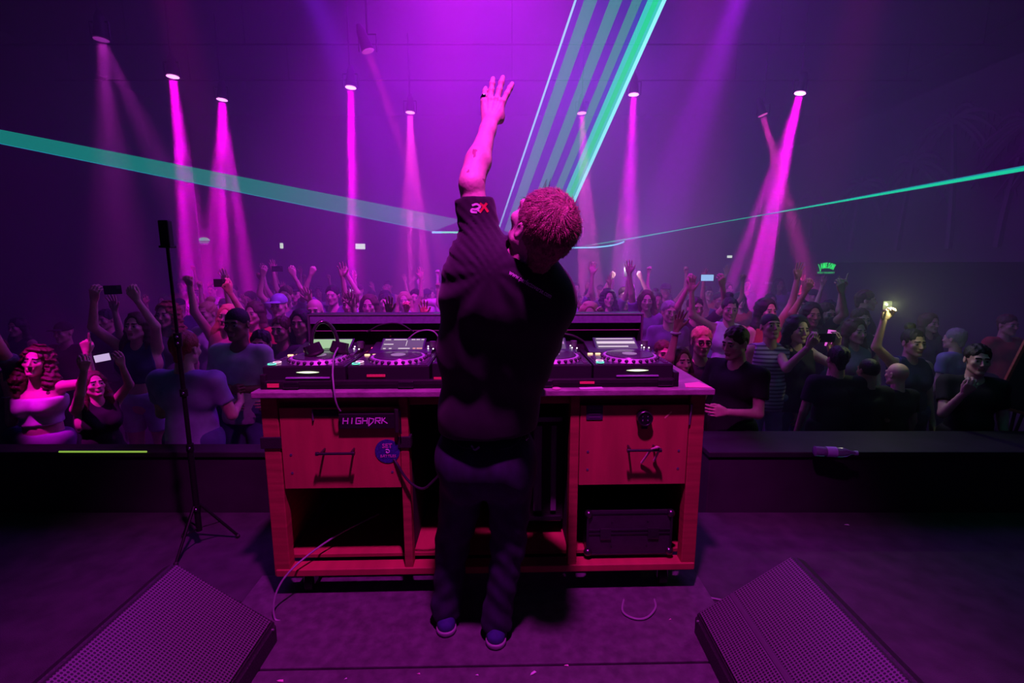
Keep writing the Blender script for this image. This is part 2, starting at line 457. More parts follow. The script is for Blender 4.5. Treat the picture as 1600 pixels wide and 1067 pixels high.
for x in (0.012, W - 0.012):
    MB().box((x, (fr + 0.06 + D) / 2, 0.585), (0.02, D - fr - 0.06, 0.905)).build('side_panel', M_wood, booth)
MB().box((W / 2, D - 0.012, 0.60), (W - 0.05, 0.02, 0.87)).build('back_panel', M_inner, booth)
for x in (0.652, 1.453):
    MB().box((x, 0.44, 0.60), (0.015, 0.64, 0.86)).build('divider', M_inner, booth)
MB().box((W / 2, fr + 0.03, 0.150), (W - 0.02, 0.075, 0.036), bev=0.004).build('bottom_rail', M_wood_d, booth)
MB().box((W / 2, 0.46, 0.172), (W - 0.06, 0.62, 0.02), bev=0.002).build('shelf', M_wood_d, booth)
MB().box((W / 2, 0.42, 0.12), (W - 0.3, 0.5, 0.03), bev=0.002).build('base_board', M_inner, booth)
for x, y in ((0.14, 0.12), (1.93, 0.12), (0.14, 0.66), (1.93, 0.66)):
    c = MB()
    c.box((x, y, 0.118), (0.10, 0.10, 0.008), bev=0.002)
    for s in (-1, 1): c.box((x + s * 0.026, y + 0.01, 0.083), (0.005, 0.05, 0.07), bev=0.002)
    k = c.build('caster', M_alu, booth)
    MB().cyl((x - 0.02, y + 0.015, 0.05), (x + 0.02, y + 0.015, 0.05), 0.05, seg=24).build('wheel', M_rub, k, True)
# drawers
def drawer(x0, x1, z0, z1, label):
    cx = (x0 + x1) / 2
    d = MB().box((cx, fr + 0.012, (z0 + z1) / 2), (x1 - x0, 0.024, z1 - z0), bev=0.002).build('drawer', M_wood_d, booth)
    d['label'] = label
    for x in (x0 + 0.04, x1 - 0.04):
        for z in (z0 + 0.08, z0 + 0.17):
            MB().cyl((x, fr - 0.002, z), (x, fr + 0.003, z), 0.006, seg=10).build('screw', M_alu, d)
    return d
dl = drawer(0.082, 0.630, 0.585, 0.982, 'left orange drawer front')
dr = drawer(1.478, 1.995, 0.585, 0.982, 'right orange drawer front')
def handle(par, x, z, w=0.16):
    h = MB()
    h.cyl((x - w / 2, fr - 0.06, z), (x + w / 2, fr - 0.06, z), 0.0065, seg=12)
    for s in (-1, 1):
        h.cyl((x + s * (w / 2 - 0.012), fr - 0.062, z), (x + s * (w / 2 - 0.012), fr + 0.002, z - 0.0), 0.005, seg=10)
        h.cyl((x + s * (w / 2 - 0.004), fr - 0.06, z), (x + s * (w / 2 + 0.008), fr - 0.06, z), 0.0095, seg=12)
    return h.build('handle', M_steel, par, True)
handle(dl, 0.348, 0.782); handle(dr, 1.770, 0.782, 0.145)
# small black recessed plates on the drawers
MB().box((0.295, fr - 0.001, 0.955), (0.115, 0.008, 0.034), bev=0.003).build('label_plate', M_tape, dl)
MB().box((0.238, fr - 0.006, 0.948), (0.006, 0.012, 0.052), bev=0.002).build('clip', M_alu, dl)
MB().box((1.545, fr - 0.001, 0.948), (0.078, 0.006, 0.072), bev=0.002).build('label_plate', mat('dark_sticker', (0.05, 0.03, 0.08), 0.6), dr)
g = MB()
for k in range(4):
    g.box((1.545, fr - 0.005, 0.926 + k * 0.015), (0.055, 0.001, 0.004))
g.build('print', mat('faded_print', (0.12, 0.06, 0.14), 0.6), dr)
# tapes around the posts
for x, z, w in ((0.035, 0.815, 0.095), (0.652, 0.812, 0.062)):
    MB().box((x, fr + 0.014, z), (w, 0.044, 0.056), bev=0.003).build('tape', M_tape, booth)
# hinge at the right post, scratches
MB().cyl((2.003, fr - 0.004, 0.985), (1.998, fr - 0.004, 0.885), 0.006, 0.004, seg=10).build('hinge', M_alu, booth)
g = MB()
g.box((1.895, fr - 0.0005, 0.933), (0.045, 0.001, 0.006), rot=Matrix.Rotation(math.radians(-45), 3, 'Y'))
g.build('scratch', mat('raw_wood_scratch', (0.85, 0.55, 0.3), 0.7), dr)
def bpt(lx, ly, z):     # booth-local -> world
    c, s = math.cos(BROT), math.sin(BROT)
    return Vector((BO[0] + c * lx - s * ly, BO[1] + s * lx + c * ly, z))

# box with the band sticker, fixed on the left drawer
e = empty('sticker_box', bpt(0.497, fr - 0.012, 0.922), BROT, 'black strip sign reading HIGHDRK on the left drawer', 'sign')
MB().box((0, 0, 0), (0.275, 0.022, 0.072), bev=0.003).build('board', mat('sign_black', (0.012, 0.01, 0.014), 0.5), e)
MB().cyl((0.128, -0.012, 0.058), (0.128, -0.012, -0.052), 0.010, seg=12).build('clamp', M_rub, e)
MB().cyl((0.146, -0.016, 0.05), (0.146, -0.016, -0.06), 0.0035, seg=8).build('pin', M_chrome, e)
M_pinkp = mat('violet_print', (0.75, 0.45, 0.80), 0.5, emit=(0.5, 0.1, 0.8), estr=0.0)
# angular lettering drawn stroke by stroke: HIGHDRK
def strokes(letters, x, z, h, w, gap, t, y):
    b = MB()
    for L in letters:
        for (ax, az, cx, cz) in L:
            p = Vector((x + ax * w + az * h * 0.12, y, z + az * h)); q = Vector((x + cx * w + cz * h * 0.12, y, z + cz * h))
            d = (q - p); n = Vector((-d.z, 0, d.x)).normalized() * t / 2
            ext = d.normalized() * t * 0.3
            b.prism([p - ext - n, q + ext - n, q + ext + n, p - ext + n], (0, -0.001, 0))
        x += w + gap
    return b
HL = [[(0, 0, 0, 1), (1, 0, 1, 1), (0, .5, 1, .5)], [(.5, 0, .5, .7), (.5, .85, .5, 1)], [(1, 1, 0, 1), (0, 1, 0, 0), (0, 0, 1, 0), (1, 0, 1, .5), (1, .5, .5, .5)],
      [(0, 0, 0, 1), (1, 0, 1, 1), (0, .5, 1, .5)], [(0, -.45, 0, 1), (0, 1, 1, .8), (1, .8, .9, .3), (.9, .3, 0, -.45)], [(0, 0, 0, 1), (0, 1, 1, 1), (1, 1, 1, .5), (1, .5, 0, .5), (.4, .5, 1, 0)],
      [(0, 0, 0, 1), (0, .4, .6, 1), (.3, .5, 1.2, 0)]]
strokes(HL, -0.118, -0.010, 0.026, 0.021, 0.0085, 0.0048, -0.0115).build('lettering', M_pinkp, e)
# round sticker
e = empty('round_sticker', bpt(0.571, fr - 0.002, 0.768), BROT, 'round dark blue sticker reading SET on the left drawer', 'sticker')
MB().cyl((0, 0.002, 0), (0, -0.001, 0), 0.058, seg=40).build('disc', mat('blue_sticker', (0.035, 0.03, 0.22), 0.5, noise=(120, 0.5)), e)
M_pr = mat('sticker_print', (0.55, 0.18, 0.45), 0.5)
text_obj('lettering', 'SET', 0.030, M_pr, e, (0, -0.0018, 0.026), bold=0.0006)
text_obj('lettering', 'BATTLES', 0.0175, M_pr, e, (0.003, -0.0018, -0.024), bold=0.0004, spacing=1.1)
b = MB(); b.torus((0, -0.002, 0), 0.009, 0.0028, Matrix.Rotation(math.pi / 2, 3, 'X'), 16, 6, a0=-2.2, a1=2.4); b.sphere((-0.004, -0.002, -0.003), 0.004, seg=8, ring=6)
b.build('emblem', mat('sticker_white', (0.6, 0.55, 0.7), 0.5), e)
# cup holder / lamp on the right drawer
e = empty('cup_holder', bpt(1.777, fr - 0.01, 0.925), BROT, 'round black glossy fitting with chrome rim on the right drawer', 'fitting')
b = MB(); b.cyl((0, 0.008, 0), (0, -0.022, 0), 0.036, 0.034, 28); b.build('body', mat('gloss_black', (0.012, 0.01, 0.015), 0.15, coat=0.6), e, True)
MB().torus((0, -0.022, 0), 0.033, 0.004, Matrix.Rotation(math.pi / 2, 3, 'X'), 30, 6).build('rim', M_steel, e, True)
b = MB()
for s in (-1, 1): b.sphere((s * 0.012, -0.022, 0), 0.011, (0.55, 0.4, 1.2), 12, 8)
b.build('lens', M_chrome, e, True)
MB().box((0.0, -0.008, -0.043), (0.030, 0.02, 0.018), bev=0.004).build('bracket', M_rub, e)

# ---- cable loop below the round sticker, cord on right handle, white cable at left bay, headphone lead
M_cab = mat('black_cable', (0.03, 0.028, 0.035), 0.35)
M_cabg = mat('grey_cable', (0.30, 0.28, 0.34), 0.4)
def cable(name, pts, r, m, label, cat='cable', n=8):
    return tag(MB().tube(spline(pts, n), r, 8).build(name, m, None, True), label, cat)
cable('power_cable', [bpt(0.598, fr + 0.002, 0.728), bpt(0.622, fr - 0.014, 0.700), bpt(0.645, fr - 0.022, 0.662), bpt(0.685, fr - 0.035, 0.620), bpt(0.735, fr - 0.04, 0.597),
                      bpt(0.78, fr - 0.05, 0.63), bpt(0.85, fr - 0.06, 0.72), bpt(0.885, fr - 0.06, 0.86), bpt(0.90, fr - 0.04, 1.0), bpt(0.90, fr + 0.02, 1.04)], 0.0065, M_cab,
      'black cable looping from the round sticker across the booth post')
cable('cord_loop', [bpt(1.775, fr - 0.01, 0.70), bpt(1.80, fr - 0.05, 0.775), bpt(1.815, fr - 0.068, 0.796), bpt(1.83, fr - 0.068, 0.800), bpt(1.842, fr - 0.05, 0.78), bpt(1.835, fr - 0.01, 0.71)], 0.0055,
      mat('pink_rope', (0.65, 0.35, 0.42), 0.8), 'short knotted cord hung over the right drawer handle', 'cord')
cable('white_cable', [bpt(0.42, 0.42, 0.25), bpt(0.25, 0.2, 0.25), bpt(0.12, 0.02, 0.21), bpt(0.055, -0.05, 0.13), bpt(0.05, -0.09, 0.03), bpt(0.10, -0.10, 0.006), bpt(0.3, -0.10, 0.006), bpt(0.5, 0.02, 0.006)],
      0.0045, M_cabg, 'thin pale cable hanging out of the left open bay onto the floor')
cable('floor_cable', [atZ(300, 1003, 0.006), atZ(400, 975, 0.006), atZ(450, 968, 0.006), atZ(520, 948, 0.006), atZ(560, 938, 0.006)], 0.006, M_cabg, 'grey cable lying on the stage floor beside the left wedge')
cable('floor_cable', [atZ(975, 935, 0.006), atZ(973, 955, 0.020), atZ(990, 966, 0.020), atZ(1010, 965, 0.020), atZ(1024, 950, 0.020), atZ(1022, 935, 0.006)], 0.005, M_cabg, 'thin cable loop on the floor under the right end of the booth')
cable('floor_cable', [atZ(1085, 928, 0.006), atZ(1110, 934, 0.006), atZ(1140, 940, 0.006)], 0.005, M_cabg, 'short pale cable between booth caster and the right wedge', n=6)

# ---- flight case in the right bay
e = empty('flight_case', bpt(1.745, 0.24, 0.182), BROT, 'black flight case with metal ball corners on the right booth shelf', 'case')
w_, d_, h_ = 0.42, 0.30, 0.225
b = MB(); b.box((0, 0, h_ / 2 + 0.012), (w_, d_, h_), bev=0.006); b.build('body', M_lid, e)
b = MB()
for z in (0.014, 0.125, 0.145, 0.235):
    b.box((0, -d_ / 2 - 0.002, z), (w_ + 0.004, 0.005, 0.009), bev=0.001)
for s in (-1, 1):
    b.box((s * w_ / 2, 0, 0.236), (0.01, d_, 0.008), bev=0.001); b.box((s * w_ / 2, -d_ / 2, 0.125), (0.012, 0.012, 0.22), bev=0.002)
b.box((0, -d_ / 2 + 0.004, 0.237), (w_, 0.012, 0.006), bev=0.001)
b.build('edge_profile', mat('dark_edge_profile', (0.10, 0.09, 0.12), 0.35, 0.9), e)
for sx in (-1, 1):
    for sy in (-1, 1):
        for z in (0.024, 0.228):
            MB().sphere((sx * (w_ / 2 - 0.004), sy * (d_ / 2 - 0.004), z), 0.021, seg=14, ring=10).build('ball_corner', M_steel, e, True)
for s in (-1, 1):
    b = MB(); b.box((s * 0.12, -d_ / 2 - 0.004, 0.125), (0.055, 0.008, 0.06), bev=0.002); b.cyl((s * 0.12, -d_ / 2 - 0.01, 0.125), (s * 0.12, -d_ / 2 - 0.002, 0.125), 0.016, seg=14)
    b.build('latch', M_steel, e)
b = MB()
for px_ in (-0.09, 0.09):
    for pz in (0.19, 0.06): b.cyl((px_, -d_ / 2 - 0.003, pz), (px_, -d_ / 2, pz), 0.004, seg=8)
b.build('rivets', M_steel, e)
# ---- slatted grey heater panel standing in the middle bay
e = empty('slatted_panel', bpt(1.27, 0.30, 0.183), BROT, 'grey panel with upright slats standing in the middle booth bay', 'panel')
M_sl = mat('grey_slat', (0.20, 0.17, 0.22), 0.6, noise=(5, 0.2, (8, 1, 1)))
b = MB(); b.box((-0.03, 0.02, 0.36), (0.40, 0.015, 0.56), bev=0.002); b.build('back_board', M_inner, e)
for k, (x, w) in enumerate(((-0.19, 0.012), (-0.135, 0.016), (-0.06, 0.022), (0.03, 0.045), (0.115, 0.03))):
    MB().box((x, 0, 0.38), (w, 0.02, 0.48), bev=0.003).build('slat', M_sl, e)
for z in (0.10, 0.655):
    MB().box((-0.03, -0.002, z), (0.38, 0.03, 0.03), bev=0.004).build('rail', M_steel, e)

# ================================================================ case with the players on the worktop
case = empty('equipment_case', bpt(0.01, 0.045, H), BROT, 'wide black equipment case with open back hood on the booth worktop', 'case')
CW, CD = 1.925, 0.64
M_cfront = mat('case_front', (0.02, 0.017, 0.022), 0.45, noise=(20, 0.2))
b = MB(); b.box((CW / 2, CD / 2, 0.012), (CW, CD, 0.024), bev=0.003)
b.box((CW / 2, 0.012, 0.02), (CW, 0.024, 0.04), bev=0.004)
for x in (0.012, CW - 0.012): b.box((x, CD / 2, 0.035), (0.024, CD, 0.07), bev=0.004)
b.build('tray', M_cfront, case)
for x in (0.14, 0.66, 1.30, 1.86):
    MB().box((x, -0.006, 0.022), (0.07, 0.014, 0.030), bev=0.004).build('latch', M_steel, case)
hd = MB()
hd.box((CW / 2, CD + 0.045, 0.14), (CW, 0.012, 0.26))
hd.box((CW / 2, CD, 0.2775), (CW, 0.10, 0.014), bev=0.003)
for x in (0.008, CW - 0.008): hd.box((x, CD, 0.143), (0.014, 0.10, 0.275), bev=0.003)
hd.build('back_hood', M_lid, case)
b = MB()
b.box((CW / 2, CD - 0.052, 0.280), (CW, 0.006, 0.008), bev=0.001)
for x in (0.006, CW - 0.006): b.box((x, CD - 0.052, 0.143), (0.010, 0.006, 0.275), bev=0.001)
b.build('metal_edge', M_alu, case)
MB().box((CW / 2, CD - 0.048, 0.252), (CW - 0.03, 0.006, 0.044)).build('valance', mat('violet_grey_felt', (0.19, 0.15, 0.30), 0.8, noise=(60, 0.15)), case)
MB().box((CW / 2, CD - 0.02, 0.185), (CW - 0.03, 0.004, 0.004)).build('seam', mat('pink_seam', (0.5, 0.2, 0.4), 0.5), case)
M_redst = mat('red_sticker', (0.75, 0.05, 0.12), 0.5, emit=(0.9, 0.02, 0.12), estr=0.12)  # weak glow put into the sticker colour, no lamp behind

M_cdj = mat('player_black', (0.028, 0.025, 0.032), 0.32, coat=0.3)
M_cdjtop = mat('player_deck', (0.06, 0.05, 0.075), 0.3, noise=(40, 0.25), coat=0.3)
M_rim = mat('jog_rim', (0.62, 0.50, 0.70), 0.5, 0.35)
M_jog = mat('jog_platter', (0.08, 0.06, 0.10), 0.25, coat=0.5)
M_dimple = mat('jog_dimple', (0.05, 0.04, 0.06), 0.4)
M_knob = mat('player_knob', (0.15, 0.13, 0.17), 0.35, 0.3)
M_scrG = mat('screen_green', (0.1, 0.2, 0.1), 0.3, emit=(0.36, 0.75, 0.28), estr=0.75)
M_scrD = mat('screen_waveform', (0.05, 0.05, 0.05), 0.3, emit=(0.16, 0.15, 0.15), estr=0.45)
M_scrW = mat('screen_text', (0.3, 0.3, 0.3), 0.3, emit=(0.60, 0.75, 0.50), estr=0.8)
M_scrO = mat('screen_orange', (0.3, 0.2, 0.1), 0.3, emit=(0.95, 0.5, 0.3), estr=0.6)
M_playG = mat('play_ring', (0.1, 0.4, 0.3), 0.3, emit=(0.10, 0.9, 0.55), estr=1.3)
M_cueP = mat('cue_ring', (0.4, 0.3, 0.3), 0.3, emit=(1.0, 0.55, 0.75), estr=1.3)
M_hot = mat('hot_cue', (0.4, 0.3, 0.1), 0.3, emit=(1.0, 0.62, 0.35), estr=1.5)
M_ledw = mat('led_white', (0.5, 0.5, 0.5), 0.3, emit=(0.95, 0.85, 1.0), estr=1.8)
M_slot = mat('slot_light', (0.4, 0.5, 0.3), 0.3, emit=(0.75, 1.0, 0.55), estr=1.7)
M_strip2 = mat('violet_lip', (0.30, 0.20, 0.42), 0.4)
M_usb = mat('usb_light', (0.3, 0.4, 0.5), 0.3, emit=(0.5, 0.75, 1.0), estr=1.6)

def player(lx, mode, slot, label):
    """media player, origin at its front left bottom corner"""
    e = empty('media_player', bpt(lx * 0.975 + 0.01, 0.045, H + 0.026), BROT, label, 'media player', 'media players in the case')
    w, d, h = 0.375, 0.44, 0.078
    b = MB()
    b.box((w / 2, d / 2 + 0.02, h / 2), (w, d, h), bev=0.006)
    b.box((w / 2, 0.37, h + 0.012), (w * 0.86, 0.19, 0.03), rot=Matrix.Rotation(math.radians(9), 3, 'X'), bev=0.004)
    b.build('body', M_cdj, e)
    MB().box((w / 2, 0.17, h + 0.001), (w - 0.016, 0.29, 0.003)).build('deck_plate', M_cdjtop, e)
    cx, cy = 0.205, 0.165
    b = MB(); b.cyl((cx, cy, h), (cx, cy, h + 0.020), 0.140, 0.128, 48); b.build('jog_rim', M_rim, e, True)
    b = MB()
    for k in range(26):
        a = 2 * math.pi * k / 26
        b.sphere((cx + 0.1335 * math.cos(a), cy + 0.1335 * math.sin(a), h + 0.012), 0.0095, (1, 1, 0.8), 10, 6)
    b.build('jog_dimples', M_dimple, e, True)
    MB().cyl((cx, cy, h + 0.019), (cx, cy, h + 0.025), 0.118, 0.113, 48).build('jog_platter', M_jog, e, True)
    MB().cyl((cx, cy, h + 0.0245), (cx, cy, h + 0.0262), 0.036, seg=32).build('jog_display', mat('jog_display_grey', (0.2, 0.2, 0.22), 0.3, emit=(0.45, 0.38, 0.50), estr=0.35), e)
    # screen
    R = Matrix.Rotation(math.radians(24), 3, 'X')
    def on(x, v, z=0.0):   # on the tilted screen plane
        return Vector((w / 2 + x, 0.375, h + 0.040)) + R @ Vector((0, v, z))
    if mode != 'none':
        s = MB(); s.box(on(0, 0, -0.004), (0.235, 0.125, 0.008), rot=R, bev=0.003); so = s.build('screen_bezel', M_cdj, e)
        b = MB(); b.box(on(0, 0, 0.0008), (0.215, 0.105, 0.001), rot=R)
        b.build('screen', M_scrG if mode == 'green' else M_scrD, so)
        b = MB(); b.mi = 0
        R2 = random.Random(int(lx * 100))
        if mode == 'green':
            b.box(on(0.0, -0.045, 0.0018), (0.2, 0.006, 0.001), rot=R)
            for k in range(3): b.box(on(-0.05 + k * 0.05, -0.036, 0.0018), (0.03, 0.003, 0.001), rot=R)
            b.build('screen_lines', mat('screen_dark_line', (0.05, 0.1, 0.05), 0.4), so)
        elif mode == 'wave':
            for x, v, ww in ((-0.085, 0.045, 0.03), (-0.02, 0.045, 0.07), (0.05, 0.045, 0.02), (0.075, 0.045, 0.02), (0.1, 0.045, 0.016), (-0.075, 0.0, 0.05), (-0.09, -0.04, 0.014), (-0.06, -0.04, 0.014), (0.012, -0.04, 0.06)):
                b.box(on(x, v, 0.0018), (ww, 0.007, 0.001), rot=R)
            b.box(on(0.018, 0.01, 0.0018), (0.003, 0.05, 0.001), rot=R)
            b.mi = 1
            for x in (0.065, 0.085, 0.10):
                b.box(on(x, -0.04, 0.0018), (0.014, 0.010, 0.001), rot=R)
            b.build('screen_lines', [M_scrW, M_scrO], so)
        else:
            b.box(on(0.0, 0.045, 0.0018), (0.2, 0.007, 0.001), rot=R); b.box(on(0.0, 0.008, 0.0018), (0.205, 0.022, 0.001), rot=R); b.box(on(-0.02, -0.03, 0.0018), (0.16, 0.010, 0.001), rot=R)
            b.build('screen_lines', M_scrW if mode == 'bars' else mat('screen_violet_text', (0.3, 0.3, 0.3), 0.3, emit=(0.5, 0.4, 0.6), estr=0.5), so)
    # buttons
    for x, y, m in ((0.034, 0.045, M_playG), (0.040, 0.085, M_cueP)):
        q = MB().cyl((x, y, h), (x, y, h + 0.008), 0.017, 0.015, 20).build('transport_button', M_knob, e)
        MB().torus((x, y, h + 0.007), 0.0165, 0.0026, None, 22, 6).build('ring', m, q)
    for k in range(2):
        MB().box((0.040 + k * 0.040 - 0.012, 0.262, h + 0.006), (0.026, 0.012, 0.008), bev=0.002).build('hot_cue_button', M_hot, e)
    for k in range(3): MB().cyl((0.028, 0.13 + 0.035 * k, h), (0.028, 0.13 + 0.035 * k, h + 0.006), 0.009, seg=12).build('button', M_knob, e)
    for k in range(5): MB().box((w - 0.028, 0.05 + k * 0.028, h + 0.004), (0.022, 0.010, 0.008), bev=0.002).build('button', M_knob, e)
    MB().box((w - 0.030, 0.235, h + 0.002), (0.030, 0.10, 0.004)).build('tempo_slot', M_dimple, e)
    MB().box((w - 0.030, 0.235, h + 0.010), (0.020, 0.026, 0.014), bev=0.003).build('tempo_fader', M_knob, e)
    MB().cyl((w - 0.03, 0.385, h + 0.02), (w - 0.03, 0.385, h + 0.055), 0.017, seg=20).build('browse_knob', M_knob, e, True)
    b = MB()
    for x, y, z in ((w - 0.052, 0.36, 0.040), (w - 0.022, 0.33, 0.032), (w - 0.048, 0.33, 0.034)): b.sphere((x, y, h + z - 0.008), 0.004, seg=8, ring=6)
    b.build('indicator_light', M_ledw, e)
    if slot:
        b = MB(); N = 12
        top = [(0.205 + 0.052 * (k / N * 2 - 1), 0.0165, 0.050 + 0.0042 * (1 - (k / N * 2 - 1) ** 2)) for k in range(N + 1)]
        bot = [(0.205 + 0.052 * (k / N * 2 - 1), 0.0165, 0.050 - 0.0042 * (1 - (k / N * 2 - 1) ** 2)) for k in range(N, -1, -1)][1:-1]
        b.prism(top + bot, (0, 0.006, 0)); b.build('slot_light', M_slot, e)
        MB().box((0.205, 0.014, 0.024), (0.20, 0.014, 0.009), bev=0.004).build('slot_lip', M_strip2, e)
    else:
        MB().box((0.13 if lx < 1 else 0.10, 0.0185, 0.032), (0.085, 0.004, 0.012), bev=0.001).build('red_label', M_redst, e)
    return e
player(0.005, 'green', True, 'leftmost media player with green screen, headphones lying on its wheel')
player(0.400, 'wave', False, 'media player with waveform screen just left of the performer')
player(1.175, 'dim', False, 'media player with dim screen, partly hidden by the performer\'s right side')
player(1.568, 'bars', True, 'rightmost media player with pale striped screen and glowing disc slot')
# mixer in the middle
e = empty('dj_mixer', bpt(0.785, 0.045, H + 0.026), BROT, 'black mixer in the middle of the case, mostly hidden behind the performer', 'mixer')
MB().box((0.18, 0.255, 0.045), (0.355, 0.47, 0.09), bev=0.005).build('body', M_cdj, e)
for r_ in range(6):
    for c_ in range(5):
        MB().cyl((0.045 + c_ * 0.066, 0.20 + r_ * 0.045, 0.09), (0.045 + c_ * 0.066, 0.20 + r_ * 0.045, 0.108), 0.010, 0.008, 12).build('knob', M_knob, e, True)
for c_ in range(4):
    MB().box((0.07 + c_ * 0.07, 0.12, 0.096), (0.018, 0.012, 0.014), bev=0.002).build('fader', M_knob, e)
MB().box((0.035, 0.0185, 0.018), (0.05, 0.004, 0.011)).build('red_label', M_redst, e)
# red labels on the case front (left corner, inner right)
MB().box((0.058, -0.0015, 0.020), (0.052, 0.004, 0.018)).build('red_label', M_redst, case)
MB().box((1.495, -0.0015, 0.024), (0.068, 0.004, 0.011)).build('red_label', M_redst, case)
# papers / plates on the worktop edge
tag(MB().cyl((0, 0, 0), (0, 0, 0.004), 0.020, seg=28).build('cable_tie_disc', mat('pink_plate', (0.75, 0.35, 0.5), 0.5), None, loc=bpt(1.36, 0.022, H + 0.0005)), 'small flat pink coaster on the worktop front edge', 'coaster')
tag(MB().box((0, 0, 0.002), (0.11, 0.03, 0.004), bev=0.001).build('paper_card', mat('pale_card', (0.75, 0.6, 0.75), 0.6), None, loc=bpt(1.52, 0.022, H + 0.0005), rot=(0, 0, 0.1)), 'pale card lying on the worktop next to the pink coaster', 'card')
tag(MB().prism([(0, 0, 0), (0.12, -0.01, 0), (0.10, 0.10, 0), (0.02, 0.07, 0)], (0, 0, 0.003)).build('paper_note', mat('pink_paper', (0.9, 0.35, 0.5), 0.6), None, loc=bpt(1.962, 0.03, H + 0.0005)), 'crumpled pink paper at the right corner of the worktop', 'paper')
# headphones lying on the leftmost player
e = empty('headphones', bpt(0.235, 0.27, H + 0.130), BROT + 0.5, 'black headphones lying on the leftmost media player', 'headphones')
M_hp = mat('headphone_black', (0.03, 0.027, 0.035), 0.25, coat=0.5)
for s, x in ((-1, -0.06), (1, 0.055)):
    q = MB().cyl((x, -0.04, 0.012), (x + s * 0.012, -0.035, 0.052), 0.044, 0.040, 28).build('ear_cup', M_hp, e, True)
    MB().torus((x, -0.04, 0.010), 0.034, 0.013, Matrix.Rotation(s * 0.28, 3, 'Y'), 24, 8).build('ear_pad', M_rub, q, True)
hp = []
for k in range(25):
    a = math.pi * k / 24
    hp.append((-0.068 + 0.0 - 0.0 + 0.062 * (1 - math.cos(a)) , 0.02 + 0.03 * math.sin(a), 0.03 + 0.125 * math.sin(a)))
MB().tube([(p[0], p[1] - 0.045, p[2]) for p in hp], 0.009, 10).build('headband', M_hp, e, True)
MB().tube([(p[0] + 0.004, p[1] - 0.020, p[2] * 0.98) for p in hp], 0.005, 8).build('headband_wire', mat('violet_metal', (0.4, 0.3, 0.5), 0.2, 0.9), e, True)
cable('headphone_cable', [bpt(0.30, 0.27, H + 0.16), bpt(0.315, 0.2, H + 0.16), bpt(0.33, 0.10, H + 0.14), bpt(0.345, 0.03, H + 0.08), bpt(0.36, -0.012, H + 0.03), bpt(0.368, -0.022, H - 0.03), bpt(0.374, -0.012, H - 0.07), bpt(0.38, 0.0, H - 0.09)],
      0.0038, M_cabg, 'thin headphone cable hanging over the worktop edge')
cable('link_cable', [bpt(0.56, 0.50, H + 0.11), bpt(0.60, 0.52, H + 0.16), bpt(0.66, 0.53, H + 0.20), bpt(0.74, 0.53, H + 0.195), bpt(0.79, 0.52, H + 0.11)], 0.004, M_cabg, 'arched pale cable behind the waveform screen player')
cable('link_cable', [bpt(0.36, 0.57, H + 0.19), bpt(0.44, 0.58, H + 0.23), bpt(0.54, 0.58, H + 0.235), bpt(0.62, 0.57, H + 0.19)], 0.004, M_cab, 'arched black cable in front of the case hood')
cable('link_cable', [bpt(1.25, 0.52, H + 0.05), bpt(1.26, 0.54, H + 0.14), bpt(1.36, 0.56, H + 0.18), bpt(1.50, 0.56, H + 0.17), bpt(1.58, 0.55, H + 0.13), bpt(1.62, 0.53, H + 0.09)], 0.007, M_cab, 'thick black cable bundle behind the right players')
b = MB(); b.sphere((0, 0, 0.006), 0.006, seg=10, ring=6)
tag(b.build('indicator_lamp', mat('red_lamp', (0.5, 0.05, 0.1), 0.3, emit=(1.0, 0.05, 0.25), estr=4), None, loc=bpt(0.405, 0.50, H + 0.104)), 'tiny red indicator lamp at the back of the leftmost player', 'lamp')

# ================================================================ stage monitors, tripod stand, small things on the floor
M_cabn = mat('wedge_cabinet', (0.025, 0.022, 0.028), 0.5, bump=(160, 0.4))
def grille_mat():
    m = bpy.data.materials.new('speaker_grille'); MATS['speaker_grille'] = m; m.use_nodes = True
    nt = m.node_tree; b = nt.nodes['Principled BSDF']
    tc = nt.nodes.new('ShaderNodeTexCoord'); mp = nt.nodes.new('ShaderNodeMapping'); mp.inputs['Scale'].default_value = (1, 1, 1)
    nt.links.new(tc.outputs['Object'], mp.inputs['Vector'])
    v = nt.nodes.new('ShaderNodeTexVoronoi'); v.inputs['Scale'].default_value = 95; v.inputs['Randomness'].default_value = 0.0; v.voronoi_dimensions = '2D'
    nt.links.new(mp.outputs[0], v.inputs['Vector'])
    r = nt.nodes.new('ShaderNodeValToRGB'); r.color_ramp.elements[0].position = 0.30; r.color_ramp.elements[1].position = 0.42
    r.color_ramp.elements[0].color = (0.006, 0.005, 0.008, 1); r.color_ramp.elements[1].color = (0.15, 0.13, 0.165, 1)
    nt.links.new(v.outputs['Distance'], r.inputs[0]); nt.links.new(r.outputs[0], b.inputs['Base Color'])
    b.inputs['Roughness'].default_value = 0.5
    return m
M_gr = grille_mat()
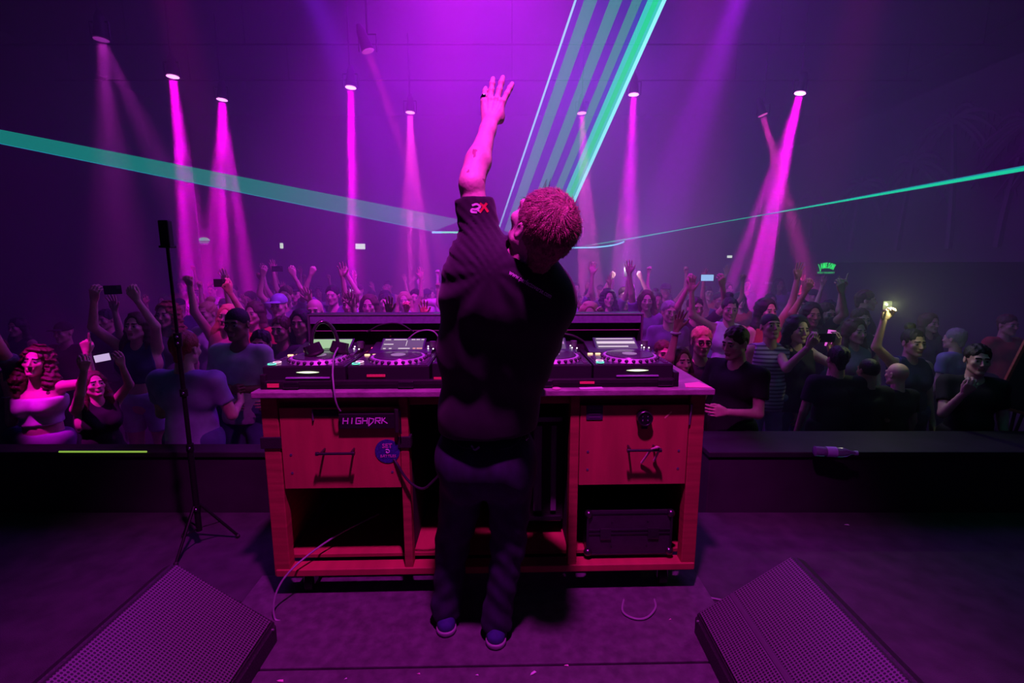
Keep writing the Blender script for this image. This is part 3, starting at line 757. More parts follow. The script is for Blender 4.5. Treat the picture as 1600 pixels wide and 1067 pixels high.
def wedge(side, lowx, highx, yfar, ynear, label, split):
    """floor monitor; side=+1 stands right of the performer, low edge lowx, high edge highx"""
    e = empty('stage_monitor', ((lowx + highx) / 2, (yfar + ynear) / 2, 0), 0, label, 'stage monitor', 'wedge monitors on the stage')
    L = yfar - ynear; s = side; w = abs(highx - lowx); zl, zh = 0.10, 0.385
    b = MB()
    prof = [(-w / 2, 0), (-w / 2, zl), (w / 2 - 0.03, zh), (w / 2 + 0.03, zh - 0.03), (w / 2 + 0.10, 0.12), (w / 2 + 0.06, 0)]
    if s < 0: prof = [(-x, z) for x, z in prof][::-1]
    b.prism([(x, L / 2, z) for x, z in prof], (0, -L, 0))
    es = [ed for ed in b.bm.edges]
    bmesh.ops.bevel(b.bm, geom=es, offset=0.012, segments=3, affect='EDGES')
    b.build('cabinet', M_cabn, e, True)
    A = Vector((-s * w / 2 + s * 0.016, 0, zl + 0.013)); B = Vector((s * (w / 2 - 0.045), 0, zh - 0.004))
    d = (B - A).normalized(); n = Vector((-d.z * s, 0, d.x * s)); n = n if n.z > 0 else -n
    def panel(t0, t1, m, nm, off, par=e):
        P, Q = A.lerp(B, t0) + n * off, A.lerp(B, t1) + n * off
        y0, y1 = L / 2 - 0.025, -L / 2 + 0.025
        g = MB(); c = (P + Q) / 2; ang = math.atan2(-(Q - P).z, (Q - P).x)
        g.box((c.x, 0, c.z), ((Q - P).length, y0 - y1, 0.008), rot=Matrix.Rotation(ang, 3, 'Y'), bev=0.003)
        return g.build(nm, m, par)
    if split:
        panel(0, 0.325, M_gr, 'grille', 0.006); panel(0.325, 0.37, mat('grille_bar', (0.09, 0.08, 0.10), 0.5), 'divider_bar', 0.008); panel(0.37, 1, M_gr, 'grille', 0.006)
    else:
        panel(0, 1, M_gr, 'grille', 0.006)
    c = A.lerp(B, 0.20)
    MB().box((c.x, -L / 2 + 0.36 if s > 0 else -L / 2 + 0.42, c.z + 0.016), (0.034, 0.028, 0.003), rot=Matrix.Rotation(-s * math.atan2(d.z, abs(d.x)), 3, 'Y')).build('badge', mat('faded_badge', (0.20, 0.16, 0.22), 0.5), e)
    hb = MB(); hb.box((s * (w / 2 + 0.055), -0.02, 0.26), (0.012, 0.16, 0.05), rot=Matrix.Rotation(s * math.radians(-15), 3, 'Y'), bev=0.004)
    hb.build('side_handle', M_steel, e)
    hb = MB(); hb.box((0.0, L / 2 + 0.002, 0.17), (0.14, 0.012, 0.05), bev=0.004); hb.build('end_handle', M_steel, e)
    b = MB()
    for yy in (-L / 2 + 0.04, L / 2 - 0.04):
        b.cyl((-s * w / 2 - s * 0.006, yy, 0.09), (-s * w / 2 + s * 0.004, yy, 0.09), 0.005, seg=8)
    b.build('screws', M_alu, e)
    return e
wr = wedge(1, 0.815, 1.255, 1.935, 0.90, 'right wedge stage monitor with split perforated grille', True)
wl = wedge(-1, -1.025, -1.465, 1.885, 0.86, 'left wedge stage monitor with one large perforated grille', False)

# tripod stand with a boxy antenna on top
tp = atZ(309, 858, 0.0); tx, ty = tp.x - 0.0, tp.y + 0.03
e = empty('tripod_stand', (tx, ty, 0), 0, 'tall thin black tripod stand left of the booth', 'stand')
tz = 1.72
MB().cyl((0, 0, 0.10), (0, 0, 0.62), 0.016, seg=14).build('lower_pole', M_fix, e, True)
MB().cyl((0, 0, 0.60), (0, 0, 1.22), 0.012, seg=14).build('middle_pole', M_fix, e, True)
MB().cyl((0, 0, 1.20), (0, 0, tz), 0.0085, seg=14).build('upper_pole', M_fix, e, True)
for z in (0.24, 0.61, 0.93, 1.21, 1.245):
    k = MB().cyl((0, 0, z - 0.02), (0, 0, z + 0.02), 0.02, seg=14).build('collar', M_fix, e, True)
    MB().sphere((0.008, -0.02, z), 0.008, seg=10, ring=6).build('knob', M_chrome, k, True)
for a in (-95, 28, 150):
    ca, sa = math.cos(math.radians(a)), math.sin(math.radians(a))
    lg = MB().tube([(ca * 0.018, sa * 0.018, 0.26), (ca * 0.19, sa * 0.19, 0.015)], 0.008, 8).build('leg', M_fix, e)
    MB().sphere((ca * 0.19, sa * 0.19, 0.013), 0.013, seg=10, ring=8).build('rubber_foot', M_rub, lg, True)
    MB().tube([(ca * 0.015, sa * 0.015, 0.12), (ca * 0.11, sa * 0.11, 0.13)], 0.005, 6).build('brace', M_fix, e)
an = empty('antenna_box', (tx, ty, tz), 0, 'small upright black box on top of the tripod stand', 'box')
b = MB(); b.box((0, 0, 0.075), (0.052, 0.04, 0.135), bev=0.006); b.build('body', mat('antenna_black', (0.012, 0.011, 0.014), 0.6), an)
MB().box((0, 0, 0.006), (0.062, 0.05, 0.012), bev=0.003).build('base_plate', M_fix, an)

# debris on the floor
M_conf = mat('confetti_pink', (0.9, 0.45, 0.7), 0.6); M_confw = mat('confetti_white', (0.8, 0.75, 0.85), 0.6)
SC = [(365, 787, 'crumpled bit of white paper on the dark floor right of the tripod', 0.045, M_confw), (1323, 820, 'tiny white scrap on the dark floor right of the booth', 0.03, M_confw),
      (833, 1052, 'curved white scrap near the front edge of the board', 0.03, M_confw), (885, 1040, 'pink scrap below the performer\'s right shoe, at the board gap', 0.02, M_conf),
      (654, 1053, 'small pink scrap on the board below the left shoe', 0.014, M_conf), (1047, 968, 'faint scrap on the board near the right wedge', 0.012, M_conf),
      (540, 1061, 'small pale scrap at the front edge left of the shoes', 0.012, M_confw), (745, 1055, 'pale crumb between the two shoes at the front', 0.014, M_confw), (438, 1064, 'bright pink scrap at the bottom edge beside the left wedge', 0.03, M_conf)]
for k, (px_, py_, lab, sz, m_) in enumerate(SC):
    p = atZ(px_, py_, 0.014 if 430 < px_ < 1085 else 0.002)
    rr = random.Random(k); a = rr.uniform(-0.5, 0.5)
    pts = [(-sz / 2, -sz * .12, 0), (-sz * .1, -sz * .2, 0.002), (sz / 2, -sz * .02, 0), (sz * .3, sz * .2, 0.003), (-sz * .2, sz * .16, 0)]
    tag(MB().prism(pts, (0, 0, 0.0015)).build('paper_scrap', m_, None, loc=p, rot=(0, 0, a)), lab, 'scrap', 'scraps on the stage floor')
# plastic bottle lying on the right barrier
e = empty('plastic_bottle', atZ(1302, 706, 0.452), 0, 'clear plastic bottle with pale label lying on the right barrier', 'bottle', rot=(0, 0, math.radians(-8)))
M_pet = mat('clear_plastic', (0.5, 0.5, 0.7), 0.1, trans=0.6)
b = MB(); X = [(-0.115, 0.024), (-0.11, 0.032), (-0.03, 0.032), (-0.02, 0.030), (0.05, 0.031), (0.075, 0.026), (0.105, 0.012), (0.125, 0.012)]
b.tube([(x, 0, 0) for x, r in X], [r for x, r in X], 20); b.build('body', M_pet, e, True)
MB().cyl((-0.045, 0, 0), (0.015, 0, 0), 0.0328, seg=20, caps=False).build('label_wrap', mat('bottle_label', (0.55, 0.55, 0.85), 0.5), e)
MB().cyl((0.125, 0, 0), (0.142, 0, 0), 0.0145, seg=16).build('cap', mat('bottle_cap', (0.5, 0.5, 0.8), 0.4), e)

# ================================================================ signs on the far walls
M_exit = mat('exit_sign_white', (0.6, 0.7, 0.6), 0.4, emit=(0.85, 1.0, 0.80), estr=1.6)
M_exitg = mat('exit_sign_green', (0.1, 0.4, 0.1), 0.4, emit=(0.35, 0.85, 0.25), estr=1.2)
def exit_sign(px, py, w, h, label, two=True, Y=RYF - 0.10, face=M_exit):
    p = atY(px, py, Y)
    e = empty('exit_sign', p, 0, label, 'sign', 'lit signs on the far wall')
    MB().box((0, 0.03, 0), (w + 0.03, 0.06, h + 0.03), bev=0.006).build('housing', M_fix, e)
    MB().box((0, -0.002, 0), (w, 0.006, h), bev=0.002).build('lit_face', face, e)
    if two:
        b = MB()
        for k in range(5): b.box((-w * 0.36 + k * w * 0.18, -0.006, 0.0), (w * 0.10, 0.003, h * 0.14))
        b.build('pictogram', M_exitg, e)
    return e
exit_sign(563, 385, 0.29, 0.16, 'lit white and green exit sign, the widest, left of the raised sleeve')
exit_sign(440, 384, 0.10, 0.16, 'small narrow lit exit sign left of the widest exit sign')
exit_sign(1140, 401, 0.15, 0.07, 'small lit white sign right of the booth above the crowd', False)
exit_sign(1201, 442, 0.24, 0.06, 'dim unlit pale sign low above the crowd on the right', False, face=mat('dim_sign', (0.35, 0.3, 0.4), 0.5, emit=(0.35, 0.2, 0.5), estr=0.25))  # unlit sign, its pale tone put in as weak emission
M_neon = mat('green_neon', (0.05, 0.5, 0.1), 0.4, emit=(0.02, 0.95, 0.15), estr=1.5)
def arc_text(par, body, size, R, m, y, z0, step, boldness):
    n = len(body)
    for k, ch in enumerate(body):
        a = (k - (n - 1) / 2) * step
        M = Matrix.Translation((R * math.sin(a), y, z0 + R * math.cos(a) - R)) @ Matrix.Rotation(a, 4, 'Y') @ Matrix.Rotation(math.pi / 2, 4, 'X') @ Matrix.Diagonal((0.36, 1, 1, 1))
        text_obj('letter', ch, size, m, par, M=M, extrude=0.01, bold=boldness)
# green brand sign under the bulkhead on the right
p = atY(1291, 420, 11.9)
e = empty('neon_sign', p, 0, 'arched green lit sign reading JAMESON beside the raised horned hand', 'sign')
arc_text(e, 'JAMESON', 0.19, 0.42, M_neon, 0, 0.075, 0.138, 0.003)
text_obj('small_lettering', 'IRISH WHISKEY', 0.062, mat('green_neon_dim', (0.05, 0.4, 0.1), 0.4, emit=(0.03, 0.6, 0.16), estr=0.8), e, (0, -0.012, -0.095), extrude=0.008, bold=0.001)
MB().box((0, 0.045, -0.02), (0.46, 0.02, 0.30), bev=0.01).build('back_board', M_fix, e)
b = MB()
for s in (-1, 1): b.cyl((s * 0.2, 0.035, 0.12), (s * 0.2, 0.035, 1.66 - p.z + 0.02), 0.006, seg=6)
b.build('hanging_rod', M_fix, e)
p = atY(318, 377, 14.958)
e = empty('neon_sign', p, 0, 'small dome shaped green lit sign above the left crowd', 'sign')
b = MB(); N = 14
b.prism([(0.18 * math.cos(math.pi * k / N), 0, 0.015 + 0.10 * math.sin(math.pi * k / N)) for k in range(N + 1)], (0, 0.04, 0)); b.build('dome', mat('green_neon_soft', (0.05, 0.4, 0.1), 0.4, emit=(0.05, 0.75, 0.32), estr=0.9), e)
MB().box((0, 0.02, -0.035), (0.27, 0.04, 0.05), bev=0.01).build('lower_band', mat('neon_grey', (0.3, 0.4, 0.4), 0.4, emit=(0.3, 0.42, 0.5), estr=0.6), e)
MB().box((0, 0.02, -0.085), (0.20, 0.04, 0.03), bev=0.01).build('pink_band', mat('neon_pinkish', (0.4, 0.2, 0.4), 0.4, emit=(0.4, 0.1, 0.42), estr=0.5), e)

# palm trees painted / cut out in relief on the bulkhead over the bar
M_palm = mat('palm_relief', (0.17, 0.13, 0.18), 0.8)
mural = empty('palm_mural', (0, 0, 0), 0, 'faint palm trees in relief along the dark bulkhead on the right', 'mural')
def palm(yc, z0, h, seed):
    r = random.Random(seed); b = MB()
    x = BX - 0.012
    lean = r.uniform(-0.3, 0.3)
    pts = [(x, yc + lean * (t ** 1.6), z0 + h * t) for t in [k / 8 for k in range(9)]]
    b.tube(pts, [0.07 - 0.03 * k / 8 for k in range(9)], 6)
    top = Vector(pts[-1])
    for k in range(11):
        a = math.radians(-35 + k * 25 + r.uniform(-8, 8)); L = r.uniform(0.75, 1.05)
        q = []
        for j in range(9):
            t = j / 8
            q.append(top + Vector((0, math.cos(a) * L * t, math.sin(a) * L * t * 0.7 - 0.55 * t * t)))
        b.tube(q, [0.05 * math.sin(math.pi * (0.12 + 0.85 * j / 8)) + 0.008 for j in range(9)], 5)
        for j in range(2, 8):
            for sgn in (-1, 1):
                d = (q[j] - q[j - 1]).normalized(); nn = Vector((0, -d.z, d.y)) * sgn
                b.tube([q[j], q[j] + (nn * 0.13 + d * 0.08) + Vector((0, 0, -0.04))], [0.014, 0.004], 4)
    for k in range(3):
        b.sphere((x, top.y + 0.06 * (k - 1), top.z - 0.06), 0.06, (0.4, 1, 1), 8, 6)
    return b.build('palm', M_palm, mural, True)
for k, (yc, h) in enumerate(((7.2, 1.5), (8.1, 1.9), (9.0, 2.3), (10.2, 1.7), (11.6, 1.5), (13.2, 1.4))):
    palm(yc, 1.9, h, k)
print('part c', time.time() - T0)
# ================================================================ organic shapes: distance fields meshed with surface nets
def polygonize(D, lo, h):
    neg = D < 0
    n = np.array(D.shape) - 1
    c = [neg[i:n[0] + i, j:n[1] + j, k:n[2] + k] for i in (0, 1) for j in (0, 1) for k in (0, 1)]
    s = np.zeros(n, np.int8)
    for q in c: s += q
    act = (s > 0) & (s < 8)
    idx = np.argwhere(act)
    if len(idx) == 0: return np.zeros((0, 3)), np.zeros((0, 4), int)
    off = [(i, j, k) for i in (0, 1) for j in (0, 1) for k in (0, 1)]
    V = [D[idx[:, 0] + o[0], idx[:, 1] + o[1], idx[:, 2] + o[2]] for o in off]
    pos = np.zeros((len(idx), 3), np.float32); cnt = np.zeros(len(idx), np.float32)
    for a in range(8):
        for b in range(a + 1, 8):
            oa, ob = np.array(off[a]), np.array(off[b])
            if np.abs(oa - ob).sum() != 1: continue
            m = (V[a] < 0) != (V[b] < 0)
            t = np.where(m, V[a] / np.where(m, V[a] - V[b], 1), 0)
            pos += m[:, None] * (oa + t[:, None] * (ob - oa)); cnt += m
    pos = idx + pos / cnt[:, None]
    vid = -np.ones(n, np.int64); vid[tuple(idx.T)] = np.arange(len(idx))
    F = []
    for ax in range(3):
        sl0 = [slice(None)] * 3; sl1 = [slice(None)] * 3
        sl0[ax] = slice(0, -1); sl1[ax] = slice(1, None)
        a, b = neg[tuple(sl0)], neg[tuple(sl1)]
        e = np.argwhere(a != b)
        u, v = (ax + 1) % 3, (ax + 2) % 3
        ok = (e[:, u] > 0) & (e[:, v] > 0) & (e[:, u] < n[u]) & (e[:, v] < n[v])
        e = e[ok]
        flip = a[tuple(e.T)]
        q = []
        for du, dv in ((-1, -1), (0, -1), (0, 0), (-1, 0)):
            w = e.copy(); w[:, u] += du; w[:, v] += dv
            q.append(vid[tuple(w.T)])
        q = np.stack(q, 1)
        q[~flip] = q[~flip][:, ::-1]
        F.append(q)
    F = np.concatenate(F)
    F = F[(F >= 0).all(1)]
    return pos * h + lo, F

class Field:
    def __init__(self, lo, hi, h):
        self.lo = np.array(lo, np.float32); self.h = h
        self.n = np.ceil((np.array(hi) - self.lo) / h).astype(int) + 1
        self.D = np.full(self.n, 0.5, np.float32)
    def _slice(self, lo, hi):
        a = np.clip(np.floor((np.array(lo) - self.lo) / self.h).astype(int), 0, self.n)
        b = np.clip(np.ceil((np.array(hi) - self.lo) / self.h).astype(int) + 1, 0, self.n)
        return a, b
    def _pts(self, a, b):
        g = [self.lo[i] + self.h * np.arange(a[i], b[i], dtype=np.float32) for i in range(3)]
        return g[0][:, None, None], g[1][None, :, None], g[2][None, None, :]
    def _blend(self, a, b, d, k, mode):
        S = tuple(slice(a[i], b[i]) for i in range(3))
        o = self.D[S]
        if mode == 'add':
            hh = np.maximum(k - np.abs(o - d), 0) / k
            self.D[S] = np.minimum(o, d) - hh * hh * k * 0.25
        else:
            d = -d
            hh = np.maximum(k - np.abs(o - d), 0) / k
            self.D[S] = np.maximum(o, d) + hh * hh * k * 0.25
    def cap(self, p, q, r0, r1=None, k=0.02, flat=None, mode='add', cuts=None):
        p = np.array(p, np.float32); q = np.array(q, np.float32); r1 = r0 if r1 is None else r1
        R = max(r0, r1) + k + 2.5 * self.h
        a, b = self._slice(np.minimum(p, q) - R, np.maximum(p, q) + R)
        if (b <= a).any(): return self
        X, Y, Z = self._pts(a, b)
        X = X - p[0]; Y = Y - p[1]; Z = Z - p[2]
        v = q - p; L2 = float(v @ v) + 1e-12
        if flat is not None:
            n, s = np.array(flat[0], np.float32), flat[1]; n = n / np.linalg.norm(n)
            t = np.clip((X * v[0] + Y * v[1] + Z * v[2]) / L2, 0, 1)
            DX, DY, DZ = X - t * v[0], Y - t * v[1], Z - t * v[2]
            w = (DX * n[0] + DY * n[1] + DZ * n[2]) * (s - 1)
            d = np.sqrt((DX + w * n[0]) ** 2 + (DY + w * n[1]) ** 2 + (DZ + w * n[2]) ** 2) - (r0 + (r1 - r0) * t)
            d = np.where(d > 0, d, d / 1.0)
        else:
            t = np.clip((X * v[0] + Y * v[1] + Z * v[2]) / L2, 0, 1)
            d = np.sqrt((X - t * v[0]) ** 2 + (Y - t * v[1]) ** 2 + (Z - t * v[2]) ** 2) - (r0 + (r1 - r0) * t)
        if cuts:
            for (cp, cn) in cuts:
                cp = np.array(cp, np.float32) - p; cn = np.array(cn, np.float32); cn = cn / np.linalg.norm(cn)
                d = np.maximum(d, (X - cp[0]) * cn[0] + (Y - cp[1]) * cn[1] + (Z - cp[2]) * cn[2])
        self._blend(a, b, d.astype(np.float32), k, mode); return self
    def ell(self, c, r, k=0.015, mode='add', rot=None):
        c = np.array(c, np.float32); r = np.array(r, np.float32)
        R = r.max() + k + 2.5 * self.h
        a, b = self._slice(c - R, c + R)
        if (b <= a).any(): return self
        X, Y, Z = self._pts(a, b); X = X - c[0]; Y = Y - c[1]; Z = Z - c[2]
        if rot is not None:
            M = np.array(rot, np.float32)
            X, Y, Z = X * M[0, 0] + Y * M[1, 0] + Z * M[2, 0], X * M[0, 1] + Y * M[1, 1] + Z * M[2, 1], X * M[0, 2] + Y * M[1, 2] + Z * M[2, 2]
        k0 = np.sqrt((X / r[0]) ** 2 + (Y / r[1]) ** 2 + (Z / r[2]) ** 2)
        k1 = np.sqrt((X / r[0] ** 2) ** 2 + (Y / r[1] ** 2) ** 2 + (Z / r[2] ** 2) ** 2)
        d = k0 * (k0 - 1) / np.maximum(k1, 1e-6)
        d = np.where(k0 < 0.3, -r.min() * 0.7, d)
        self._blend(a, b, d.astype(np.float32), k, mode); return self
    def plane_cut(self, p, n):
        """remove everything on the side the normal points to"""
        a, b = np.zeros(3, int), self.n
        X, Y, Z = self._pts(a, b); n = np.array(n, np.float32); n = n / np.linalg.norm(n)
        self.D = np.maximum(self.D, ((X - p[0]) * n[0] + (Y - p[1]) * n[1] + (Z - p[2]) * n[2]).astype(np.float32)); return self
    def displace(self, f):
        a, b = np.zeros(3, int), self.n
        X, Y, Z = self._pts(a, b)
        self.D = self.D + f(X, Y, Z).astype(np.float32); return self
    def mesh(self):
        D = self.D
        D[0] = D[-1] = 0.5; D[:, 0] = D[:, -1] = 0.5; D[:, :, 0] = D[:, :, -1] = 0.5
        return polygonize(D, self.lo, self.h)

def nz(f, seed, amp, warp=0.6):
    """smooth pseudo noise from a few crossed sine waves"""
    r = np.random.RandomState(seed); W = [(r.normal(size=3) * f, r.uniform(0, 6.28)) for _ in range(5)]
    def fn(X, Y, Z):
        o = 0
        for i, (w, p) in enumerate(W):
            o = o + np.sin(w[0] * X + w[1] * Y + w[2] * Z + p + (warp * o if i else 0))
        return o * amp / 3
    return fn

def np_mesh(name, V, F, mats, parent=None, mi=None, smooth=True):
    me = bpy.data.meshes.new(name)
    V = np.asarray(V, np.float32); F = np.asarray(F, np.int32)
    me.vertices.add(len(V)); me.vertices.foreach_set('co', V.ravel())
    k = F.shape[1]
    me.loops.add(F.size); me.loops.foreach_set('vertex_index', F.ravel())
    me.polygons.add(len(F)); me.polygons.foreach_set('loop_start', np.arange(0, F.size, k, dtype=np.int32))
    me.polygons.foreach_set('loop_total', np.full(len(F), k, np.int32))
    if mi is not None: me.polygons.foreach_set('material_index', np.asarray(mi, np.int32))
    if smooth: me.polygons.foreach_set('use_smooth', np.ones(len(F), bool))
    me.update(); me.validate()
    for m in (mats if isinstance(mats, (list, tuple)) else [mats]): me.materials.append(m)
    o = bpy.data.objects.new(name, me); COL.objects.link(o)
    if parent: o.parent = parent
    return o
def merge(parts):
    """parts: list of (V, F, mi)"""
    Vs, Fs, Ms, n = [], [], [], 0
    for V, F, m in parts:
        if len(V) == 0: continue
        Vs.append(V); Fs.append(F + n); Ms.append(np.full(len(F), m, np.int32) if np.isscalar(m) else m); n += len(V)
    return np.concatenate(Vs), np.concatenate(Fs), np.concatenate(Ms)
def basis(X, Y, Z):
    return np.array([list(X), list(Y), list(Z)], float).T
def unit(v):
    v = np.array(v, float); return v / (np.linalg.norm(v) + 1e-12)
def xform(V, F, M, t, s=1.0):
    V2 = (V * s) @ np.asarray(M, float).T + np.asarray(t, float)
    if np.linalg.det(M) < 0: F = F[:, ::-1]
    return V2, F

# ---- head template: up +z, face -y
def head_template(h, kind='m'):
    f = Field((-0.11, -0.15, -0.17), (0.11, 0.13, 0.14), h)
    f.ell((0, 0.012, 0.032), (0.077, 0.096, 0.090), 0.01)
    f.ell((0, -0.028, -0.028), (0.060, 0.066, 0.082), 0.02)
    for s in (-1, 1):
        f.cap((s * 0.046, -0.012, -0.062), (s * 0.012, -0.072, -0.100), 0.020, 0.017, 0.02)
        f.ell((s * 0.043, -0.066, -0.022), (0.019, 0.019, 0.018), 0.02)
    f.cap((-0.038, -0.083, 0.024), (0.038, -0.083, 0.024), 0.0105 if kind == 'm' else 0.007, None, 0.018)
    f.cap((0, -0.092, 0.008), (0, -0.112, -0.030), 0.0075, 0.0105, 0.010)
    for s in (-1, 1): f.ell((s * 0.010, -0.102, -0.034), (0.007, 0.009, 0.006), 0.006)
    for s in (-1, 1):
        f.ell((s * 0.031, -0.103, 0.003), (0.018, 0.016, 0.011), 0.012, 'sub')
        f.ell((s * 0.031, -0.080, 0.003), (0.0135, 0.0135, 0.0125), 0.003)
    f.cap((-0.019, -0.090, -0.059), (0.019, -0.090, -0.059), 0.0065, None, 0.008)
    f.cap((-0.015, -0.090, -0.070), (0.015, -0.090, -0.070), 0.0072, None, 0.008)
    f.cap((-0.024, -0.101, -0.0645), (0.024, -0.101, -0.0645), 0.0030, None, 0.003, mode='sub')
    f.ell((0, -0.082, -0.098), (0.018, 0.014, 0.013), 0.015)
    for s in (-1, 1):
        f.ell((s * 0.079, 0.012, -0.004), (0.008, 0.020, 0.031), 0.005)
        f.ell((s * 0.088, 0.008, 0.0), (0.007, 0.011, 0.018), 0.004, 'sub')
    f.cap((0, 0.022, -0.06), (0, 0.034, -0.165), 0.052, 0.056, 0.03)
    V, F = f.mesh()
    c = V[F].mean(1); mi = np.zeros(len(F), int)
    for s in (-1, 1):
        e = np.linalg.norm(c - np.array([s * 0.031, -0.080, 0.003]), axis=1) < 0.0150
        mi[e] = 1
        pu = np.hypot(c[:, 0] - s * 0.031, c[:, 2] - 0.003) < 0.0065
        mi[e & pu] = 3
    mi[(np.abs(c[:, 0]) < 0.026) & (c[:, 1] < -0.085) & (c[:, 2] < -0.053) & (c[:, 2] > -0.078)] = 2
    mi[(np.abs(c[:, 0]) > 0.010) & (np.abs(c[:, 0]) < 0.046) & (c[:, 1] < -0.070) & (c[:, 2] > 0.022) & (c[:, 2] < 0.030)] = 3
    return V, F, mi
# ---- hair templates
def hair_template(style, h):
    r = hash(style) % 1
    if style == 'short':
        f = Field((-0.12, -0.14, -0.12), (0.12, 0.14, 0.16), h)
        f.ell((0, 0.018, 0.044), (0.085, 0.102, 0.093), 0.01)
        f.cap((0, 0.06, 0.0), (0, 0.070, -0.055), 0.055, 0.035, 0.02)
        f.displace(nz(85, 3, 0.0045))
        f.cap((-0.045, -0.115, -0.03), (0.045, -0.115, -0.03), 0.075, None, 0.02, mode='sub')
        f.cap((0.0, -0.12, 0.035), (0.0, -0.12, -0.07), 0.052, None, 0.01, mode='sub')
        for s in (-1, 1): f.ell((s * 0.09, -0.02, -0.055), (0.045, 0.055, 0.065), 0.01, 'sub')
    elif style == 'buzz':
        f = Field((-0.12, -0.14, -0.12), (0.12, 0.14, 0.16), h)
        f.ell((0, 0.014, 0.036), (0.0795, 0.099, 0.092), 0.01)
        f.cap((-0.045, -0.115, -0.04), (0.045, -0.115, -0.04), 0.078, None, 0.02, mode='sub')
        for s in (-1, 1): f.ell((s * 0.09, -0.02, -0.055), (0.05, 0.06, 0.065), 0.01, 'sub')
    elif style in ('long', 'curly', 'blonde'):
        f = Field((-0.20, -0.16, -0.36), (0.20, 0.20, 0.18), h)
        f.ell((0, 0.020, 0.046), (0.092, 0.108, 0.095), 0.01)
        w = 0.055 if style != 'curly' else 0.075
        for s in (-1, 1):
            f.cap((s * 0.075, 0.02, 0.03), (s * 0.105, -0.01 if style == 'curly' else 0.02, -0.16), 0.035, w * 0.75, 0.04)
            f.cap((s * 0.105, 0.0, -0.16), (s * 0.10, -0.03, -0.27), w * 0.7, w * 0.35, 0.04)
        f.cap((0, 0.06, 0.0), (0, 0.085, -0.24), 0.08, 0.055, 0.05)
        f.displace(nz(70 if style == 'curly' else 45, 5, 0.012 if style == 'curly' else 0.005))
        f.cap((0.0, -0.12, 0.045), (0.0, -0.12, -0.09), 0.062, None, 0.015, mode='sub')
        f.cap((0.0, -0.09, -0.08), (0.0, -0.06, -0.26), 0.06, None, 0.015, mode='sub')
    elif style == 'bun':
        f = Field((-0.13, -0.14, -0.10), (0.13, 0.20, 0.24), h)
        f.ell((0, 0.020, 0.042), (0.083, 0.102, 0.092), 0.01)
        f.ell((0, 0.07, 0.145), (0.045, 0.045, 0.04), 0.015)
        f.displace(nz(70, 8, 0.004))
        f.cap((-0.04, -0.115, -0.03), (0.04, -0.115, -0.03), 0.075, None, 0.02, mode='sub')
        f.cap((0.0, -0.12, 0.035), (0.0, -0.12, -0.07), 0.055, None, 0.01, mode='sub')
    elif style == 'cap':
        f = Field((-0.13, -0.22, -0.06), (0.13, 0.15, 0.18), h)
        f.ell((0, 0.014, 0.045), (0.088, 0.105, 0.095), 0.01)
        f.plane_cut((0, 0, 0.035), (0, 0.15, -1))
        f.cap((-0.03, -0.12, 0.045), (0.03, -0.12, 0.045), 0.055, None, 0.01, flat=((0, 0, 1), 7))
    return f.mesh()
# ---- hand template (a right hand): wrist at origin, fingers +z, palm faces -y, thumb +x
def hand_template(h, curl=(0.1, 0.1, 0.1, 0.1), spread=1.0, thumb='open', order=None):
    f = Field((-0.10, -0.10, -0.06), (0.12, 0.06, 0.22), h)
    xs = (0.033, 0.011, -0.011, -0.031); base = (0.093, 0.098, 0.094, 0.084); ln = (0.072, 0.080, 0.075, 0.058)
    for i in range(4):
        f.cap((xs[i] * 0.45, 0, 0.012), (xs[i], 0, base[i] - 0.008), 0.0155, 0.0125, 0.012, flat=((0, 1, 0), 1.15))
    f.cap((0, 0, -0.05), (0, 0, 0.015), 0.026, 0.025, 0.015, flat=((0, 1, 0), 1.25))
    f.ell((0.022, -0.010, 0.040), (0.018, 0.014, 0.030), 0.012)
    f.ell((-0.022, -0.008, 0.042), (0.014, 0.012, 0.032), 0.012)
    for i in range(4):
        a = spread * (0.16, 0.04, -0.08, -0.24)[i]
        p = np.array([xs[i], 0, base[i] - 0.006]); c = 0.0
        rr = (0.0090, 0.0092, 0.0088, 0.0078)[i]
        for j, seg in enumerate((0.46, 0.30, 0.24)):
            c += curl[i] * (1.05, 1.25, 0.8)[j]
            d = np.array([math.sin(a) * math.cos(c), -math.sin(c), math.cos(a) * math.cos(c)])
            q = p + d * ln[i] * seg * 1.12
            f.cap(p, q, rr * (1.0, 0.93, 0.86)[j], rr * (0.95, 0.88, 0.78)[j], 0.0035)
            f.ell(p, (rr * 1.08,) * 3, 0.003) if j else None
            p = q
    if thumb == 'open': T = [(0.020, -0.006, 0.020), (0.048, -0.014, 0.052), (0.068, -0.020, 0.078), (0.078, -0.024, 0.102)]
    elif thumb == 'in': T = [(0.020, -0.010, 0.020), (0.036, -0.026, 0.050), (0.024, -0.042, 0.072), (0.006, -0.046, 0.082)]
    else: T = [(0.020, -0.008, 0.020), (0.042, -0.020, 0.055), (0.046, -0.028, 0.085), (0.044, -0.034, 0.108)]
    f.cap(T[0], T[1], 0.0155, 0.012, 0.010); f.cap(T[1], T[2], 0.0112, 0.0098, 0.004); f.cap(T[2], T[3], 0.0098, 0.0082, 0.004)
    return f.mesh()
HANDS = {}
HPOSE = {'open': ((0.10, 0.08, 0.10, 0.14), 1.3, 'open'), 'relaxed': ((0.35, 0.4, 0.45, 0.5), 0.6, 'side'), 'fist': ((1.25, 1.25, 1.25, 1.2), 0.2, 'in'),
         'point': ((0.05, 1.2, 1.25, 1.2), 0.2, 'in'), 'horns': ((0.05, 1.2, 1.2, 0.05), 0.9, 'in'), 'grip': ((0.65, 0.65, 0.65, 0.6), 0.4, 'side'), 'two': ((0.05, 0.05, 1.2, 1.2), 1.4, 'in')}
